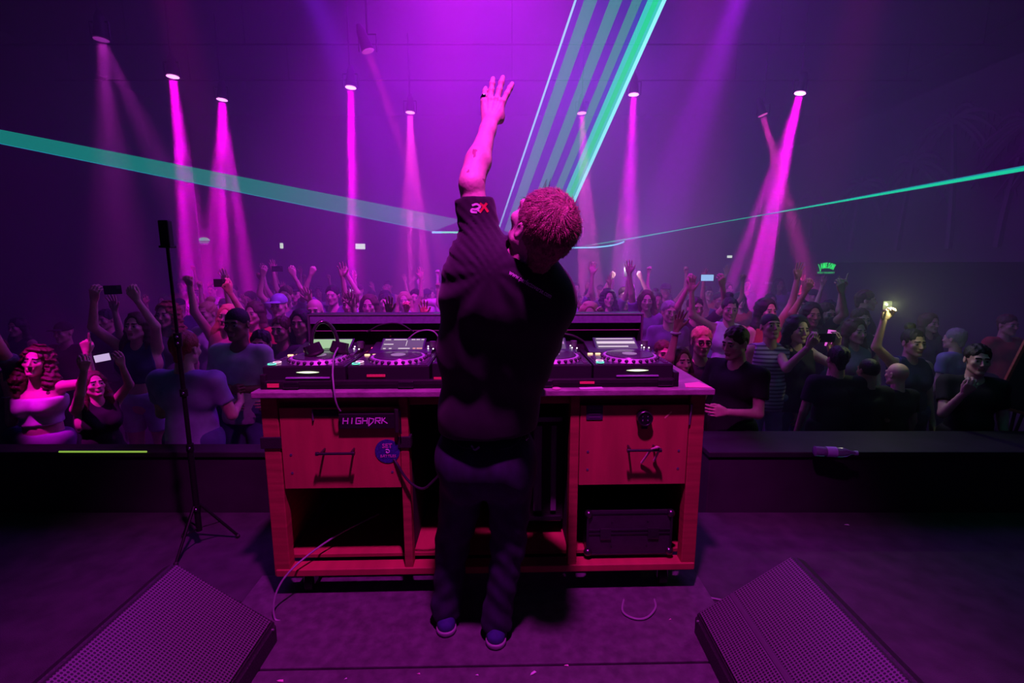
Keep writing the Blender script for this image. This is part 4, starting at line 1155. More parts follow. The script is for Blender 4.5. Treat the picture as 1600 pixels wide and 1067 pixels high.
def get_hand(p, h=0.0062):
    key = (p, h)
    if key not in HANDS:
        c, s, t = HPOSE[p]; HANDS[key] = hand_template(h, c, s, t)
    return HANDS[key]
HEADS = {}; HAIRS = {}
def get_head(k, h=0.0065):
    if (k, h) not in HEADS: HEADS[(k, h)] = head_template(h, k)
    return HEADS[(k, h)]
def get_hair(k, h=0.009):
    if (k, h) not in HAIRS: HAIRS[(k, h)] = hair_template(k, h)
    return HAIRS[(k, h)]

SKINS = [mat('skin_light', (0.80, 0.50, 0.40), 0.5, noise=(18, 0.10)), mat('skin_tan', (0.62, 0.36, 0.26), 0.5, noise=(18, 0.10)), mat('skin_brown', (0.34, 0.18, 0.12), 0.5, noise=(18, 0.10))]
M_eye = mat('eye_white', (0.40, 0.36, 0.36), 0.4, spec=0.2); M_lip = mat('lips', (0.58, 0.26, 0.24), 0.5); M_brow = mat('brow_dark', (0.03, 0.02, 0.02), 0.6)

# ================================================================ the performer
skin_dj = mat('skin_performer', (0.90, 0.60, 0.56), 0.48, noise=(26, 0.16), bump=(90, 0.15))
P = {}
P['hipL'] = atY(727, 738, 1.90); P['hipR'] = atY(796, 738, 1.88)
P['knL'] = atY(708, 850, 1.985); P['knR'] = atY(795, 850, 1.90)
P['anL'] = Vector((-0.300, 1.975, 0.10)); P['anR'] = Vector((-0.068, 1.905, 0.10))
P['pel'] = atY(757, 715, 1.87); P['waist'] = atY(763, 640, 1.85); P['rib'] = atY(776, 550, 1.80); P['chest'] = atY(792, 470, 1.735)
P['shL'] = atY(752, 408, 1.70); P['shR'] = atY(848, 462, 1.715)
P['elL'] = atY(737, 288, 1.72); P['wrL'] = atY(766, 190, 1.87)
P['elR'] = atY(852, 545, 1.90); P['wrR'] = atY(838, 562, 2.13)
P['neck'] = atY(812, 412, 1.665); P['head'] = atY(844, 358, 1.585)
BKN = unit((0.05, -1.0, 0.18))     # outward normal of the back
def torso(f, g, k=0.05, arms=True):
    fl = (BKN, 1.42)
    W = lambda a, b: tuple(a + (b - a) * 0.5)
    f.cap(P['hipL'] + Vector((0.02, 0, 0.03)), P['hipR'] + Vector((-0.02, 0, 0.03)), 0.118 + g, None, k, flat=(BKN, 1.12))
    def slab(c, hw, r, ax):
        ax = Vector(ax).normalized()
        f.cap(c - ax * hw, c + ax * hw, r + g, None, k, flat=(BKN, 1.06))
    slab(P['pel'], 0.058, 0.108, (1, 0.02, 0.0))
    slab(P['waist'], 0.046, 0.108, (1, 0.03, -0.04))
    slab(P['rib'], 0.078, 0.108, (1, 0, -0.14))
    slab(P['chest'], 0.098, 0.112, (1, 0, -0.32))
    for a, b in (('pel', 'waist'), ('waist', 'rib'), ('rib', 'chest')):
        f.cap(P[a], P[b], 0.112 + g, 0.114 + g, k)
        for s in (-1, 1):
            o1 = Vector((s * (0.072 if a == 'rib' else 0.046), 0, 0)); o2 = Vector((s * (0.09 if b == 'chest' else 0.072 if b == 'rib' else 0.046), 0, -s * 0.022 if b == 'chest' else -s * 0.01))
            f.cap(P[a] + o1, P[b] + o2, 0.096 + g, (0.104 if b == 'chest' else 0.096) + g, k)
    # shoulder girdle
    f.cap(P['chest'], P['neck'] + Vector((0, 0.02, -0.03)), 0.105 + g, 0.070 + g, k)
    f.cap(P['chest'] + Vector((0.03, 0, -0.01)), P['shR'], 0.095 + g, 0.070 + g, k)
    f.cap(P['chest'] + Vector((-0.05, 0, 0.02)), P['shL'] + Vector((0.015, 0, -0.02)), 0.10 + g, 0.070 + g, k)
    f.cap(P['neck'] + Vector((0, 0.01, -0.03)), P['shR'] + Vector((-0.01, 0, 0.015)), 0.060 + g, 0.058 + g, k)
    f.cap(P['neck'] + Vector((0, 0.01, -0.03)), P['shL'], 0.060 + g, 0.060 + g, k)
    # lat stretching up to the raised arm
    f.cap(P['rib'] + Vector((-0.085, 0, 0)), P['shL'] + Vector((-0.012, 0.01, -0.03)), 0.070 + g, 0.058 + g, k)
# --- body: coarse trunk + fine head, arm
lo = np.array([-0.52, 1.35, 0.0]); hi = np.array([0.42, 2.45, 2.35])
f = Field((-0.50, 1.40, 0.02), (0.40, 2.40, 1.95), 0.014)
torso(f, -0.030)
for s in 'LR':
    f.cap(P['hip' + s], P['kn' + s], 0.082, 0.054, 0.04); f.cap(P['kn' + s], P['an' + s], 0.052, 0.036, 0.02)
f.cap(P['shR'], P['elR'], 0.052, 0.040, 0.03); f.cap(P['elR'], P['wrR'], 0.040, 0.027, 0.02)
f.cap(P['shL'], P['elL'], 0.050, 0.043, 0.03)
body = f.mesh()
# --- neck and head
Zh = unit((0.43, -0.60, 0.66)); Fh = unit(np.array([-0.40, 0.62, 0.66])); Fh = unit(Fh - Zh * (Fh @ Zh)); Xh = np.cross(-Fh, Zh)
Mh = basis(Xh, -Fh, Zh)
hv, hf, hm = head_template(0.0042, 'm')
neck_end = np.array(P['head']) - Zh * 0.10
HS = 1.07
hv, hf = xform(hv, hf, Mh, P['head'], HS)
fn = Field(np.array(P['neck']) - 0.16, np.array(P['neck']) + 0.20, 0.008)
fn.cap(P['neck'] + Vector((0, 0.02, -0.06)), np.array(P['head']) + Mh @ np.array([0, 0.03, -0.10]), 0.066, 0.060, 0.02)
fn.cap(P['neck'] + Vector((-0.035, 0.01, -0.04)), np.array(P['head']) + Mh @ np.array([0, -0.01, -0.09]), 0.052, 0.048, 0.02)
nv, nf = fn.mesh()
# --- raised left arm with hand: continuous forearm, wrist, fingers
A0, A1, A2 = np.array(P['shL']), np.array(P['elL']), np.array(P['wrL'])
lo = np.minimum(np.minimum(A0, A1), A2) - 0.10; hi = np.maximum(np.maximum(A0, A1), A2) + np.array([0.12, 0.16, 0.26])
fa = Field(lo, hi, 0.0042)
mid = A1 * 0.45 + A0 * 0.55
fa.cap(mid, A1, 0.048, 0.041, 0.03)
dF = unit(A2 - A1); L = np.linalg.norm(A2 - A1)
out = unit(np.array([-0.9, -0.35, 0.1]))
fa.cap(A1, A1 + dF * L * 0.35, 0.040, 0.043, 0.02); fa.cap(A1 + dF * L * 0.35, A2 - dF * 0.03, 0.042, 0.0265, 0.02)
fa.cap(A1 + dF * L * 0.12 + out * 0.008, A1 + dF * L * 0.45 + out * 0.006, 0.036, 0.030, 0.02)
fa.ell(A1 - unit(A1 - A0) * 0.0 + np.array([0.0, -0.018, 0.0]), (0.030, 0.030, 0.034), 0.02)
Zp = unit(0.72 * unit(np.array(atY(774, 118, 1.90)) - A2) + 0.28 * dF)
Bk = unit(np.array([-0.10, -1, 0.12])); Bk = unit(Bk - Zp * (Bk @ Zp)); Xt = np.cross(Bk, Zp) * -1
Xt = -np.cross(Zp, Bk) if np.cross(Zp, Bk)[0] < 0 else np.cross(Zp, Bk)
def hp_(x, y, z, s=1.0): return A2 + (Xt * x + Bk * y + Zp * z) * s
hs = 1.0
xs = (0.036, 0.012, -0.013, -0.035); base = (0.085, 0.092, 0.090, 0.080)
ln = (0.074, 0.086, 0.080, 0.058); ang = (0.30, 0.10, -0.02, -0.06); cu = (0.03, 0.02, 0.02, 0.10)
fa.cap(A2 - dF * 0.04, hp_(0, 0, 0.01), 0.0275, 0.025, 0.02, flat=(Bk, 1.2))
for i in range(4):
    fa.cap(hp_(xs[i] * 0.5, 0.002, 0.005), hp_(xs[i], 0.002, base[i] - 0.006), 0.0165, 0.0125, 0.010, flat=(Bk, 1.2))
    fa.cap(hp_(xs[i] * 0.5, 0.013, 0.02), hp_(xs[i], 0.011, base[i] - 0.01), 0.0028, 0.0035, 0.006)
    fa.ell(hp_(xs[i], 0.006, base[i] - 0.004), (0.0105,) * 3, 0.006)
    p = hp_(xs[i], 0, base[i] - 0.004); c = 0; rr = (0.0112, 0.0114, 0.0110, 0.0100)[i]
    for j, seg in enumerate((0.46, 0.31, 0.25)):
        c += cu[i]
        d = (Xt * math.sin(ang[i]) + Zp * math.cos(ang[i])) * math.cos(c) - Bk * math.sin(c)
        q = p + d * ln[i] * seg * 1.05
        fa.cap(p, q, rr * (1, .94, .88)[j], rr * (.95, .89, .78)[j], 0.003)
        if j: fa.ell(p, (rr * 1.06,) * 3, 0.003)
        if i == 3 and j == 0: ring_c, ring_d, ring_r = (p * 0.45 + q * 0.55), d, rr
        p = q
fa.ell(hp_(0.032, -0.010, 0.030), (0.017, 0.016, 0.028), 0.012)
T = [hp_(0.022, -0.012, 0.020), hp_(0.034, -0.030, 0.044), hp_(0.030, -0.046, 0.066), hp_(0.020, -0.056, 0.084)]
fa.cap(T[0], T[1], 0.015, 0.012, 0.01); fa.cap(T[1], T[2], 0.0115, 0.010, 0.004); fa.cap(T[2], T[3], 0.010, 0.0085, 0.004)
av, af = fa.mesh()
# --- right hand resting on the mixer
rh = get_hand('grip', 0.0055)
zr = unit(np.array([-0.05, 0.95, -0.35])); yb = unit(np.array([0.1, 0.3, 0.9])); yb = unit(yb - zr * (yb @ zr)); xr = np.cross(yb, zr)
xr = xr if xr[0] < 0 else -xr
rv, rf = xform(rh[0], rh[1], basis(xr, yb, zr), np.array(P['wrR']) - zr * 0.005)
# tattoo patches on the forearm
M_tat = mat('tattoo_ink', (0.42, 0.16, 0.22), 0.5)
M_tat2 = mat('tattoo_ink_green', (0.30, 0.30, 0.30), 0.5)
cen = av[af].mean(1); am = np.zeros(len(af), int)
t_ = ((cen - A1) @ dF) / L
tat = nz(55, 11, 1.0)(cen[:, 0], cen[:, 1], cen[:, 2])
am[(t_ > 0.02) & (t_ < 0.38) & (tat > 0.52)] = 4
hz_ = (cen - A2) @ Zp
tat2 = nz(90, 5, 1.0)(cen[:, 0], cen[:, 1], cen[:, 2])
V, F, MI = merge([(body[0], body[1], 0), (hv, hf, hm), (nv, nf, 0), (av, af, am), (rv, rf, 0)])
dj = np_mesh('person', V, F, [skin_dj, M_eye, M_lip, M_brow, M_tat], None, MI)
tag(dj, 'person in black T-shirt and jeans seen from behind, left arm raised high, head thrown back', 'person')
# ring on the little finger
o = MB(); q = Vector(ring_d).to_track_quat('Z', 'Y').to_matrix()
o.torus(ring_c, ring_r + 0.0015, 0.0028, q, 20, 6); o.sphere(Vector(ring_c) + Vector(Bk) * (ring_r + 0.003), 0.0085, (1, 0.5, 1), 12, 8)
o.build('ring', mat('silver', (0.75, 0.75, 0.8), 0.15, 1.0), dj, True)
# --- hair: scalp shell and short strands
f = Field((-0.12, -0.14, -0.13), (0.12, 0.15, 0.16), 0.0045)
f.ell((0, 0.018, 0.040), (0.0835, 0.103, 0.094), 0.01)
f.cap((0, 0.055, 0.0), (0, 0.068, -0.062), 0.060, 0.040, 0.02)
f.displace(nz(110, 3, 0.0022))
f.cap((-0.045, -0.118, -0.03), (0.045, -0.118, -0.03), 0.075, None, 0.02, mode='sub')
f.cap((0.0, -0.12, 0.03), (0.0, -0.12, -0.07), 0.050, None, 0.01, mode='sub')
for s in (-1, 1):
    f.ell((s * 0.09, -0.015, -0.060), (0.040, 0.042, 0.060), 0.01, 'sub')
    f.ell((s * 0.088, 0.010, -0.004), (0.016, 0.022, 0.034), 0.006, 'sub')
lv, lf = f.mesh()
hv2, hf2 = xform(lv, lf, Mh, P['head'], HS)
M_hair = mat('short_brown_hair', (0.36, 0.16, 0.13), 0.38, noise=(60, 0.5), bump=(220, 0.5), sheen=0.2)
# strands follow a whorl around the crown
c = lv[lf].mean(1); A = lv[lf]; nrm = np.cross(A[:, 1] - A[:, 0], A[:, 3] - A[:, 0]); nrm /= np.linalg.norm(nrm, axis=1)[:, None] + 1e-9
rs = np.random.RandomState(2); pick = rs.choice(len(c), 9000)
crown = np.array([0.012, 0.055, 0.120])
SV, SF = [], []
for i in pick:
    p, n = c[i], nrm[i]
    rad = p - crown; rad = rad - n * (rad @ n); rl = np.linalg.norm(rad) + 1e-6; rad /= rl
    sw = np.cross(n, rad)
    d = rad * 0.9 + sw * (0.75 if rl < 0.05 else 0.25) + n * (0.10 if p[1] > -0.05 else 0.16) + rs.normal(size=3) * 0.13
    d /= np.linalg.norm(d); Ls = rs.uniform(0.012, 0.022) * (1.3 if p[2] > 0.06 else 0.8)
    w = np.cross(d, n); w /= np.linalg.norm(w) + 1e-9; w *= 0.0007
    tip = p + d * Ls - n * Ls * 0.10; m_ = p + d * Ls * 0.5 + n * 0.001
    k = len(SV) * 1
    SV += [p - w - n * 0.002, p + w - n * 0.002, m_ + w * 0.9, m_ - w * 0.9, tip + w * 0.15, tip - w * 0.15]
    SF += [(k, k + 1, k + 2, k + 3), (k + 3, k + 2, k + 4, k + 5)]
# quiff standing up at the front
for i in range(6):
    p = np.array([rs.uniform(-0.012, 0.006), -0.072 + rs.uniform(-0.012, 0.012), 0.092 + rs.uniform(-0.012, 0.01)])
    d = unit(np.array([rs.normal() * 0.25, -0.5 + rs.normal() * 0.15, 1.0])); Ls = rs.uniform(0.018, 0.034)
    w = unit(np.cross(d, (0, 1, 0))) * 0.0009
    k = len(SV); m_ = p + d * Ls * 0.5; tip = p + d * Ls
    SV += [p - w, p + w, m_ + w * 0.9, m_ - w * 0.9, tip + w * 0.15, tip - w * 0.15]; SF += [(k, k + 1, k + 2, k + 3), (k + 3, k + 2, k + 4, k + 5)]
sv, sf = xform(np.array(SV), np.array(SF), Mh, P['head'], HS)
V, F, MI = merge([(hv2, hf2, 0), (sv, sf, 0)])
np_mesh('hair', V, F, [M_hair], dj, MI)
# --- T-shirt
M_tee = mat('black_cotton', (0.017, 0.014, 0.024), 0.85, noise=(30, 0.15), bump=(700, 0.15), sheen=0.15)
f = Field((-0.45, 1.42, 0.86), (0.34, 2.12, 1.95), 0.0075)
torso(f, 0.014, 0.09)
uL = A1 - A0; cutp = A0 + uL * 0.80
f.cap(A0 + np.array([0.01, 0, -0.02]), A1, 0.074, 0.066, 0.05, cuts=[(cutp, unit(uL))], flat=((0, 1, 0), 1.05))
R0, R1 = np.array(P['shR']), np.array(P['elR']); cr = R0 + (R1 - R0) * 0.92
f.cap(R0, R1, 0.072, 0.064, 0.05, cuts=[(cr, unit(R1 - R0))])
# hem: loose skirt of the shirt over the hips
hemc = np.array(P['pel']) + np.array([0, -0.0, 0.02])
f.cap(P['waist'], P['pel'], 0.116, 0.130, 0.06, flat=(BKN, 1.15))
f.plane_cut(np.array(atY(757, 682, 1.75)), (0.05, 0.0, -1))
sh0, sh1 = np.array(P['shL']), np.array(P['chest'])
def folds(X, Y, Z):
    o = nz(10, 21, 0.0022)(X, Y, Z)
    # rings along the lifted sleeve
    t = (X - A0[0]) * uL[0] + (Y - A0[1]) * uL[1] + (Z - A0[2]) * uL[2]; t = t / (uL @ uL)
    w = np.exp(-((t - 0.25) / 0.40) ** 2) * np.exp(-(((X - A0[0]) + 0.02) / 0.13) ** 2)
    ph = (Z * 0.75 + X * 0.85) * 230 + 3.0 * np.sin(X * 22 + 1.3)
    o = o + 0.0042 * w * np.sin(ph)
    # creases fanning from the lifted shoulder over the back
    dx, dz = X - A0[0] - 0.03, Z - A0[2] + 0.03
    r = np.sqrt(dx * dx + dz * dz) + 1e-3; th = np.arctan2(dz, dx)
    o = o + 0.0035 * np.exp(-((r - 0.18) / 0.12) ** 2) * np.sin(th * 11 + r * 9)
    # long drapes down the left side
    w3 = np.exp(-((Z - 1.22) / 0.20) ** 2)
    o = o + 0.0028 * w3 * np.sin((X + 0.30 * (Z - 1.2)) * 52 + 1.5 * np.sin(Z * 9))
    return o
f.displace(folds)
f.cap(np.array(P['neck']) + np.array([0, 0.02, -0.05]), np.array(P['neck']) + Zh * 0.12 + np.array([0, 0, 0.05]), 0.071, 0.085, 0.008, mode='sub')
sv, sf = f.mesh()
tee = np_mesh('t_shirt', sv, sf, M_tee, dj)
# collar
ax = unit(np.array(P['head']) - np.array(P['neck']) + np.array([0, 0, 0.05])); Q = Vector(ax).to_track_quat('Z', 'Y').to_matrix()
MB().torus(np.array(P['neck']) + ax * -0.004, 0.071, 0.007, Q, 40, 8).build('collar', M_tee, tee, True)
# --- jeans
M_jean = mat('dark_denim', (0.020, 0.019, 0.052), 0.8, noise=(26, 0.35, (1, 1, 0.4)), bump=(600, 0.2))
f = Field((-0.50, 1.55, 0.04), (0.20, 2.20, 1.09), 0.009)
f.cap(P['hipL'] + Vector((0.025, 0, 0.03)), P['hipR'] + Vector((-0.025, 0, 0.03)), 0.134, None, 0.04, flat=(BKN, 1.0))
f.cap(P['hipL'] + Vector((0.03, 0, 0.10)), P['hipR'] + Vector((-0.03, 0, 0.10)), 0.130, None, 0.05, flat=(BKN, 1.0))
f.cap(P['pel'] + Vector((-0.06, 0, 0)), P['pel'] + Vector((0.06, 0, 0)), 0.134, None, 0.05, flat=(BKN, 1.0))
for s in 'LR':
    f.ell(P['hip' + s] + Vector((0.0, -0.045, -0.005)), (0.088, 0.080, 0.095), 0.03)
    f.cap(P['hip' + s], P['kn' + s], 0.102, 0.072, 0.03); f.cap(P['kn' + s], P['an' + s], 0.070, 0.062, 0.03)
    f.cap(P['an' + s] + Vector((0, 0, 0.02)), P['an' + s] + Vector((0, 0.01, -0.03)), 0.064, 0.066, 0.02)
f.plane_cut((0, 0, 1.058), (0, 0, 1)); f.plane_cut((0, 0, 0.062), (0, 0, -1))
def jf(X, Y, Z):
    low = np.clip((0.95 - Z) / 0.5, 0, 1)
    return nz(16, 31, 0.004)(X, Y, Z) + low * 0.003 * np.sin(Z * 62 + 8 * np.sin(X * 9) + Y * 14)
f.displace(jf)
jv, jfc = f.mesh()
jeans = np_mesh('jeans', jv, jfc, M_jean, dj)
# --- shoes
M_shoe = mat('blue_shoe', (0.045, 0.045, 0.20), 0.55, noise=(40, 0.2)); M_sole = mat('pale_sole', (0.30, 0.26, 0.34), 0.5)
for s, an, dr_ in (('L', P['anL'], Vector((-0.14, 1, 0))), ('R', P['anR'], Vector((0.04, 1, 0)))):
    d = dr_.normalized(); sd = Vector((d.y, -d.x, 0)); z0 = 0.012
    heel = Vector((an.x, an.y, 0)) - d * 0.045; toe = heel + d * 0.285
    f = Field(np.minimum(heel, toe) - 0.09, np.maximum(heel, toe) + np.array([0.09, 0.09, 0.20]), 0.006)
    f.cap(heel + Vector((0, 0, 0.05)), heel + d * 0.10 + Vector((0, 0, 0.055)), 0.040, 0.044, 0.02)
    f.cap(heel + Vector((0, 0, 0.085)) + d * 0.02, heel + d * 0.06 + Vector((0, 0, 0.095)), 0.038, 0.042, 0.02)
    f.cap(heel + d * 0.10 + Vector((0, 0, 0.055)), toe - d * 0.05 + Vector((0, 0, 0.040)), 0.044, 0.040, 0.02, flat=((0, 0, 1), 1.2))
    f.plane_cut((0, 0, z0 + 0.022), (0, 0, -1))
    v, fc = f.mesh(); sh = np_mesh('shoe', v, fc, M_shoe, dj)
    f = Field(np.minimum(heel, toe) - 0.09, np.maximum(heel, toe) + 0.09, 0.006)
    f.cap(heel + Vector((0, 0, 0.03)), heel + d * 0.10 + Vector((0, 0, 0.03)), 0.045, 0.046, 0.02)
    f.cap(heel + d * 0.10 + Vector((0, 0, 0.03)), toe - d * 0.045 + Vector((0, 0, 0.03)), 0.048, 0.045, 0.02)
    f.plane_cut((0, 0, z0 + 0.003), (0, 0, -1)); f.plane_cut((0, 0, z0 + 0.026), (0, 0, 1))
    v, fc = f.mesh(); np_mesh('sole', v, fc, M_sole, sh)
# --- printing and stitching laid on the cloth
from mathutils.bvhtree import BVHTree
def bvh_of(v, fc): return BVHTree.FromPolygons([tuple(x) for x in v], [tuple(int(i) for i in x) for x in fc])
tee_b, jean_b = bvh_of(sv, sf), bvh_of(jv, jfc)
def lay(o, b, lift=0.0015):
    me = o.data
    for v in me.vertices:
        hit = b.ray_cast(Vector((v.co.x, 0.8, v.co.z)), Vector((0, 1, 0)))
        if hit[0] is not None: v.co.y = hit[0].y - lift
def lay_text(body, p0, p1, size, m, name, bvh, par, bold=0.0):
    a = Vector((p0.x, 0, p0.z)); c = Vector((p1.x, 0, p1.z)); d = c - a; ang = math.atan2(d.z, d.x)
    o = text_obj(name, body, size, m, None, extrude=0.0, bold=bold, M=Matrix.Identity(4))
    bm = bmesh.new(); bm.from_mesh(o.data)
    bmesh.ops.triangulate(bm, faces=bm.faces[:])
    bmesh.ops.subdivide_edges(bm, edges=[e for e in bm.edges if e.calc_length() > 0.006], cuts=2)
    bm.to_mesh(o.data); bm.free()
    xs_ = [v.co.x for v in o.data.vertices]; w = max(xs_) - min(xs_); k = d.length / w; x0 = min(xs_)
    for v in o.data.vertices:
        x = (v.co.x - x0) * k; z = v.co.y * k * 1.45
        v.co = Vector((a.x + math.cos(ang) * x - math.sin(ang) * z, 0, a.z + math.sin(ang) * x + math.cos(ang) * z))
    lay(o, bvh); o.parent = par; return o
M_print = mat('grey_print', (0.85, 0.75, 0.92), 0.7)
lay_text('www.perfectoverse.com', atY(796, 425, 1.58), atY(861, 463, 1.60), 0.03, M_print, 'lettering', tee_b, tee, bold=0.0003)
M_wp = mat('white_print', (0.85, 0.80, 0.85), 0.6); M_rp = mat('red_print', (0.7, 0.03, 0.06), 0.6)
def lay_strokes(name, segs, r, m, bvh, par, Y=1.62):
    b = MB()
    for pts in segs:
        W = [atY(x, y, Y) for x, y in pts]; W = spline(W, 6)
        for i in range(len(W) - 1):
            p, q = W[i], W[i + 1]; d = (q - p).normalized(); n = Vector((-d.z, 0, d.x)) * r
            b.quad(p - n - d * r * .3, q - n + d * r * .3, q + n + d * r * .3, p + n - d * r * .3)
    o = b.build(name, m); lay(o, bvh, 0.002); o.parent = par; return o
lay_strokes('sleeve_emblem', [[(738, 321), (745, 319), (750, 323), (744, 327), (738, 327), (737, 331), (745, 332)], [(745, 327), (751, 331)]], 0.0035, M_wp, tee_b, tee, 1.65)
lay_strokes('sleeve_emblem', [[(750, 318), (757, 323), (762, 330)], [(760, 317), (755, 324), (750, 331)]], 0.0040, M_rp, tee_b, tee, 1.65)
M_st = mat('denim_stitch', (0.12, 0.09, 0.16), 0.6)
lay_strokes('pocket_stitching', [[(695, 688), (705, 699), (722, 706), (742, 706)]], 0.0016, M_st, jean_b, jeans, 1.72)
lay_strokes('pocket_stitching', [[(782, 706), (800, 704), (815, 696), (826, 684)]], 0.0016, M_st, jean_b, jeans, 1.72)
lay_strokes('stitch_glint', [[(735, 703), (741, 708), (748, 704)]], 0.0035, M_wp, jean_b, jeans, 1.72)  # glint of the pocket stitching painted as a pale stroke
print('part d', time.time() - T0)
# ================================================================ the crowd on the dance floor
ARMS = {  # upper-arm direction, forearm direction (x outward, -y to the front, z up), hand pose, what the back of the hand faces
    'down': ((.20, 0, -1), (.10, -.25, -1), 'relaxed', 'out'), 'up': ((.35, -.25, .9), (.02, -.12, 1), 'open', 'back'),
    'up2': ((.15, -.3, .95), (.15, -.1, 1), 'open', 'back'), 'fist': ((.45, -.3, .8), (-.05, -.1, 1), 'fist', 'back'),
    'bent': ((.85, -.35, .10), (-.10, -.25, 1), 'open', 'back'), 'point': ((.80, -.40, -.05), (.02, -.15, 1), 'point', 'front'),
    'point2': ((.45, -.3, .8), (.0, -.1, 1), 'point', 'back'), 'horns': ((.25, -.15, 1), (.02, -.05, 1), 'horns', 'back'),
    'phone': ((.25, -.75, -.25), (-.42, -.40, .80), 'grip', 'front'), 'phoneup': ((.35, -.55, .75), (-.32, -.25, .9), 'grip', 'front'),
    'peak': ((.55, -.25, .75), (-.45, -.1, .9), 'fist', 'front'), 'wave': ((.75, -.3, .45), (.10, -.12, 1), 'open', 'back'),
    'fold': ((.22, -.10, -1), (-.9, -.50, .08), 'fist', 'front'), 'mouth': ((.15, -.50, -.75), (-.30, -.45, .85), 'grip', 'front'),
    'front': ((.22, -.25, -1), (-.35, -.95, .10), 'relaxed', 'out'), 'lowphone': ((.2, -.45, -.85), (-.35, -.75, .5), 'grip', 'front')}
CL = {}
def cloth(name, c, **k):
    if name not in CL: CL[name] = mat('cloth_' + name, c, 0.85, noise=(14, 0.15), **k)
    return CL[name]
for n_, c_ in (('black', (.02, .018, .025)), ('white', (.72, .70, .75)), ('grey', (.28, .26, .32)), ('lightblue', (.36, .36, .62)), ('denim', (.10, .12, .30)), ('lightdenim', (.42, .44, .70)),
               ('red', (.5, .06, .06)), ('navy', (.04, .04, .14)), ('purple', (.25, .10, .35)), ('pink', (.75, .35, .45)), ('beige', (.55, .45, .40)), ('darkgrey', (.07, .065, .08))): cloth(n_, c_)
def striped():
    m = bpy.data.materials.new('cloth_striped'); m.use_nodes = True; nt = m.node_tree; b = nt.nodes['Principled BSDF']
    tc = nt.nodes.new('ShaderNodeTexCoord'); w = nt.nodes.new('ShaderNodeTexWave'); w.bands_direction = 'Z'; w.inputs['Scale'].default_value = 9.0
    r = nt.nodes.new('ShaderNodeValToRGB'); r.color_ramp.interpolation = 'CONSTANT'; r.color_ramp.elements[0].color = (.60, .55, .68, 1); r.color_ramp.elements[1].position = 0.62; r.color_ramp.elements[1].color = (.16, .10, .20, 1)
    nt.links.new(tc.outputs['Object'], w.inputs['Vector']); nt.links.new(w.outputs['Fac'], r.inputs[0]); nt.links.new(r.outputs[0], b.inputs['Base Color']); b.inputs['Roughness'].default_value = 0.85
    return m
CL['striped'] = striped()
def leafy():
    m = bpy.data.materials.new('cloth_leaf_print'); m.use_nodes = True; nt = m.node_tree; b = nt.nodes['Principled BSDF']
    tc = nt.nodes.new('ShaderNodeTexCoord'); mp = nt.nodes.new('ShaderNodeMapping'); mp.inputs['Scale'].default_value = (1, 1, .6)
    w = nt.nodes.new('ShaderNodeTexVoronoi'); w.inputs['Scale'].default_value = 13.0
    r = nt.nodes.new('ShaderNodeValToRGB'); r.color_ramp.interpolation = 'CONSTANT'; r.color_ramp.elements[0].color = (.75, .80, .30, 1); r.color_ramp.elements[1].position = 0.33; r.color_ramp.elements[1].color = (.03, .03, .06, 1)
    nt.links.new(tc.outputs['Object'], mp.inputs[0]); nt.links.new(mp.outputs[0], w.inputs['Vector']); nt.links.new(w.outputs['Distance'], r.inputs[0]); nt.links.new(r.outputs[0], b.inputs['Base Color']); b.inputs['Roughness'].default_value = 0.85
    return m
CL['leaf'] = leafy()
HC = {'black': mat('hair_black', (.018, .014, .016), .5, bump=(120, .6)), 'brown': mat('hair_brown', (.10, .045, .025), .5, bump=(120, .6)), 'blond': mat('hair_blond', (.62, .42, .22), .5, bump=(120, .6)),
      'red': mat('hair_auburn', (.36, .10, .05), .5, bump=(120, .6)), 'grey': mat('hair_grey', (.4, .38, .38), .5, bump=(120, .6))}
SHOEM = mat('dark_shoe', (.03, .03, .035), .5)
def rot3(yaw, pitch, roll):
    return np.array((Matrix.Rotation(math.radians(yaw), 3, 'Z') @ Matrix.Rotation(math.radians(pitch), 3, 'X') @ Matrix.Rotation(math.radians(roll), 3, 'Y')))
M_phone = mat('phone_back', (.03, .03, .035), .25, coat=.5)
M_flash = mat('phone_flash', (1, 1, .8), .3, emit=(.95, 1.0, .55), estr=14)
M_flashw = mat('phone_flash_white', (1, 1, 1), .3, emit=(1.0, .9, 1.0), estr=10)
M_pscr = mat('phone_screen_lit', (.4, .4, .5), .3, emit=(.75, .55, .95), estr=.75)
M_pscr2 = mat('phone_screen_scene', (.4, .4, .5), .3, emit=(.85, .10, .75), estr=.9)
M_pblue = mat('phone_screen_blue', (.3, .4, .5), .3, emit=(.30, .60, .95), estr=.9)
SC_ = []
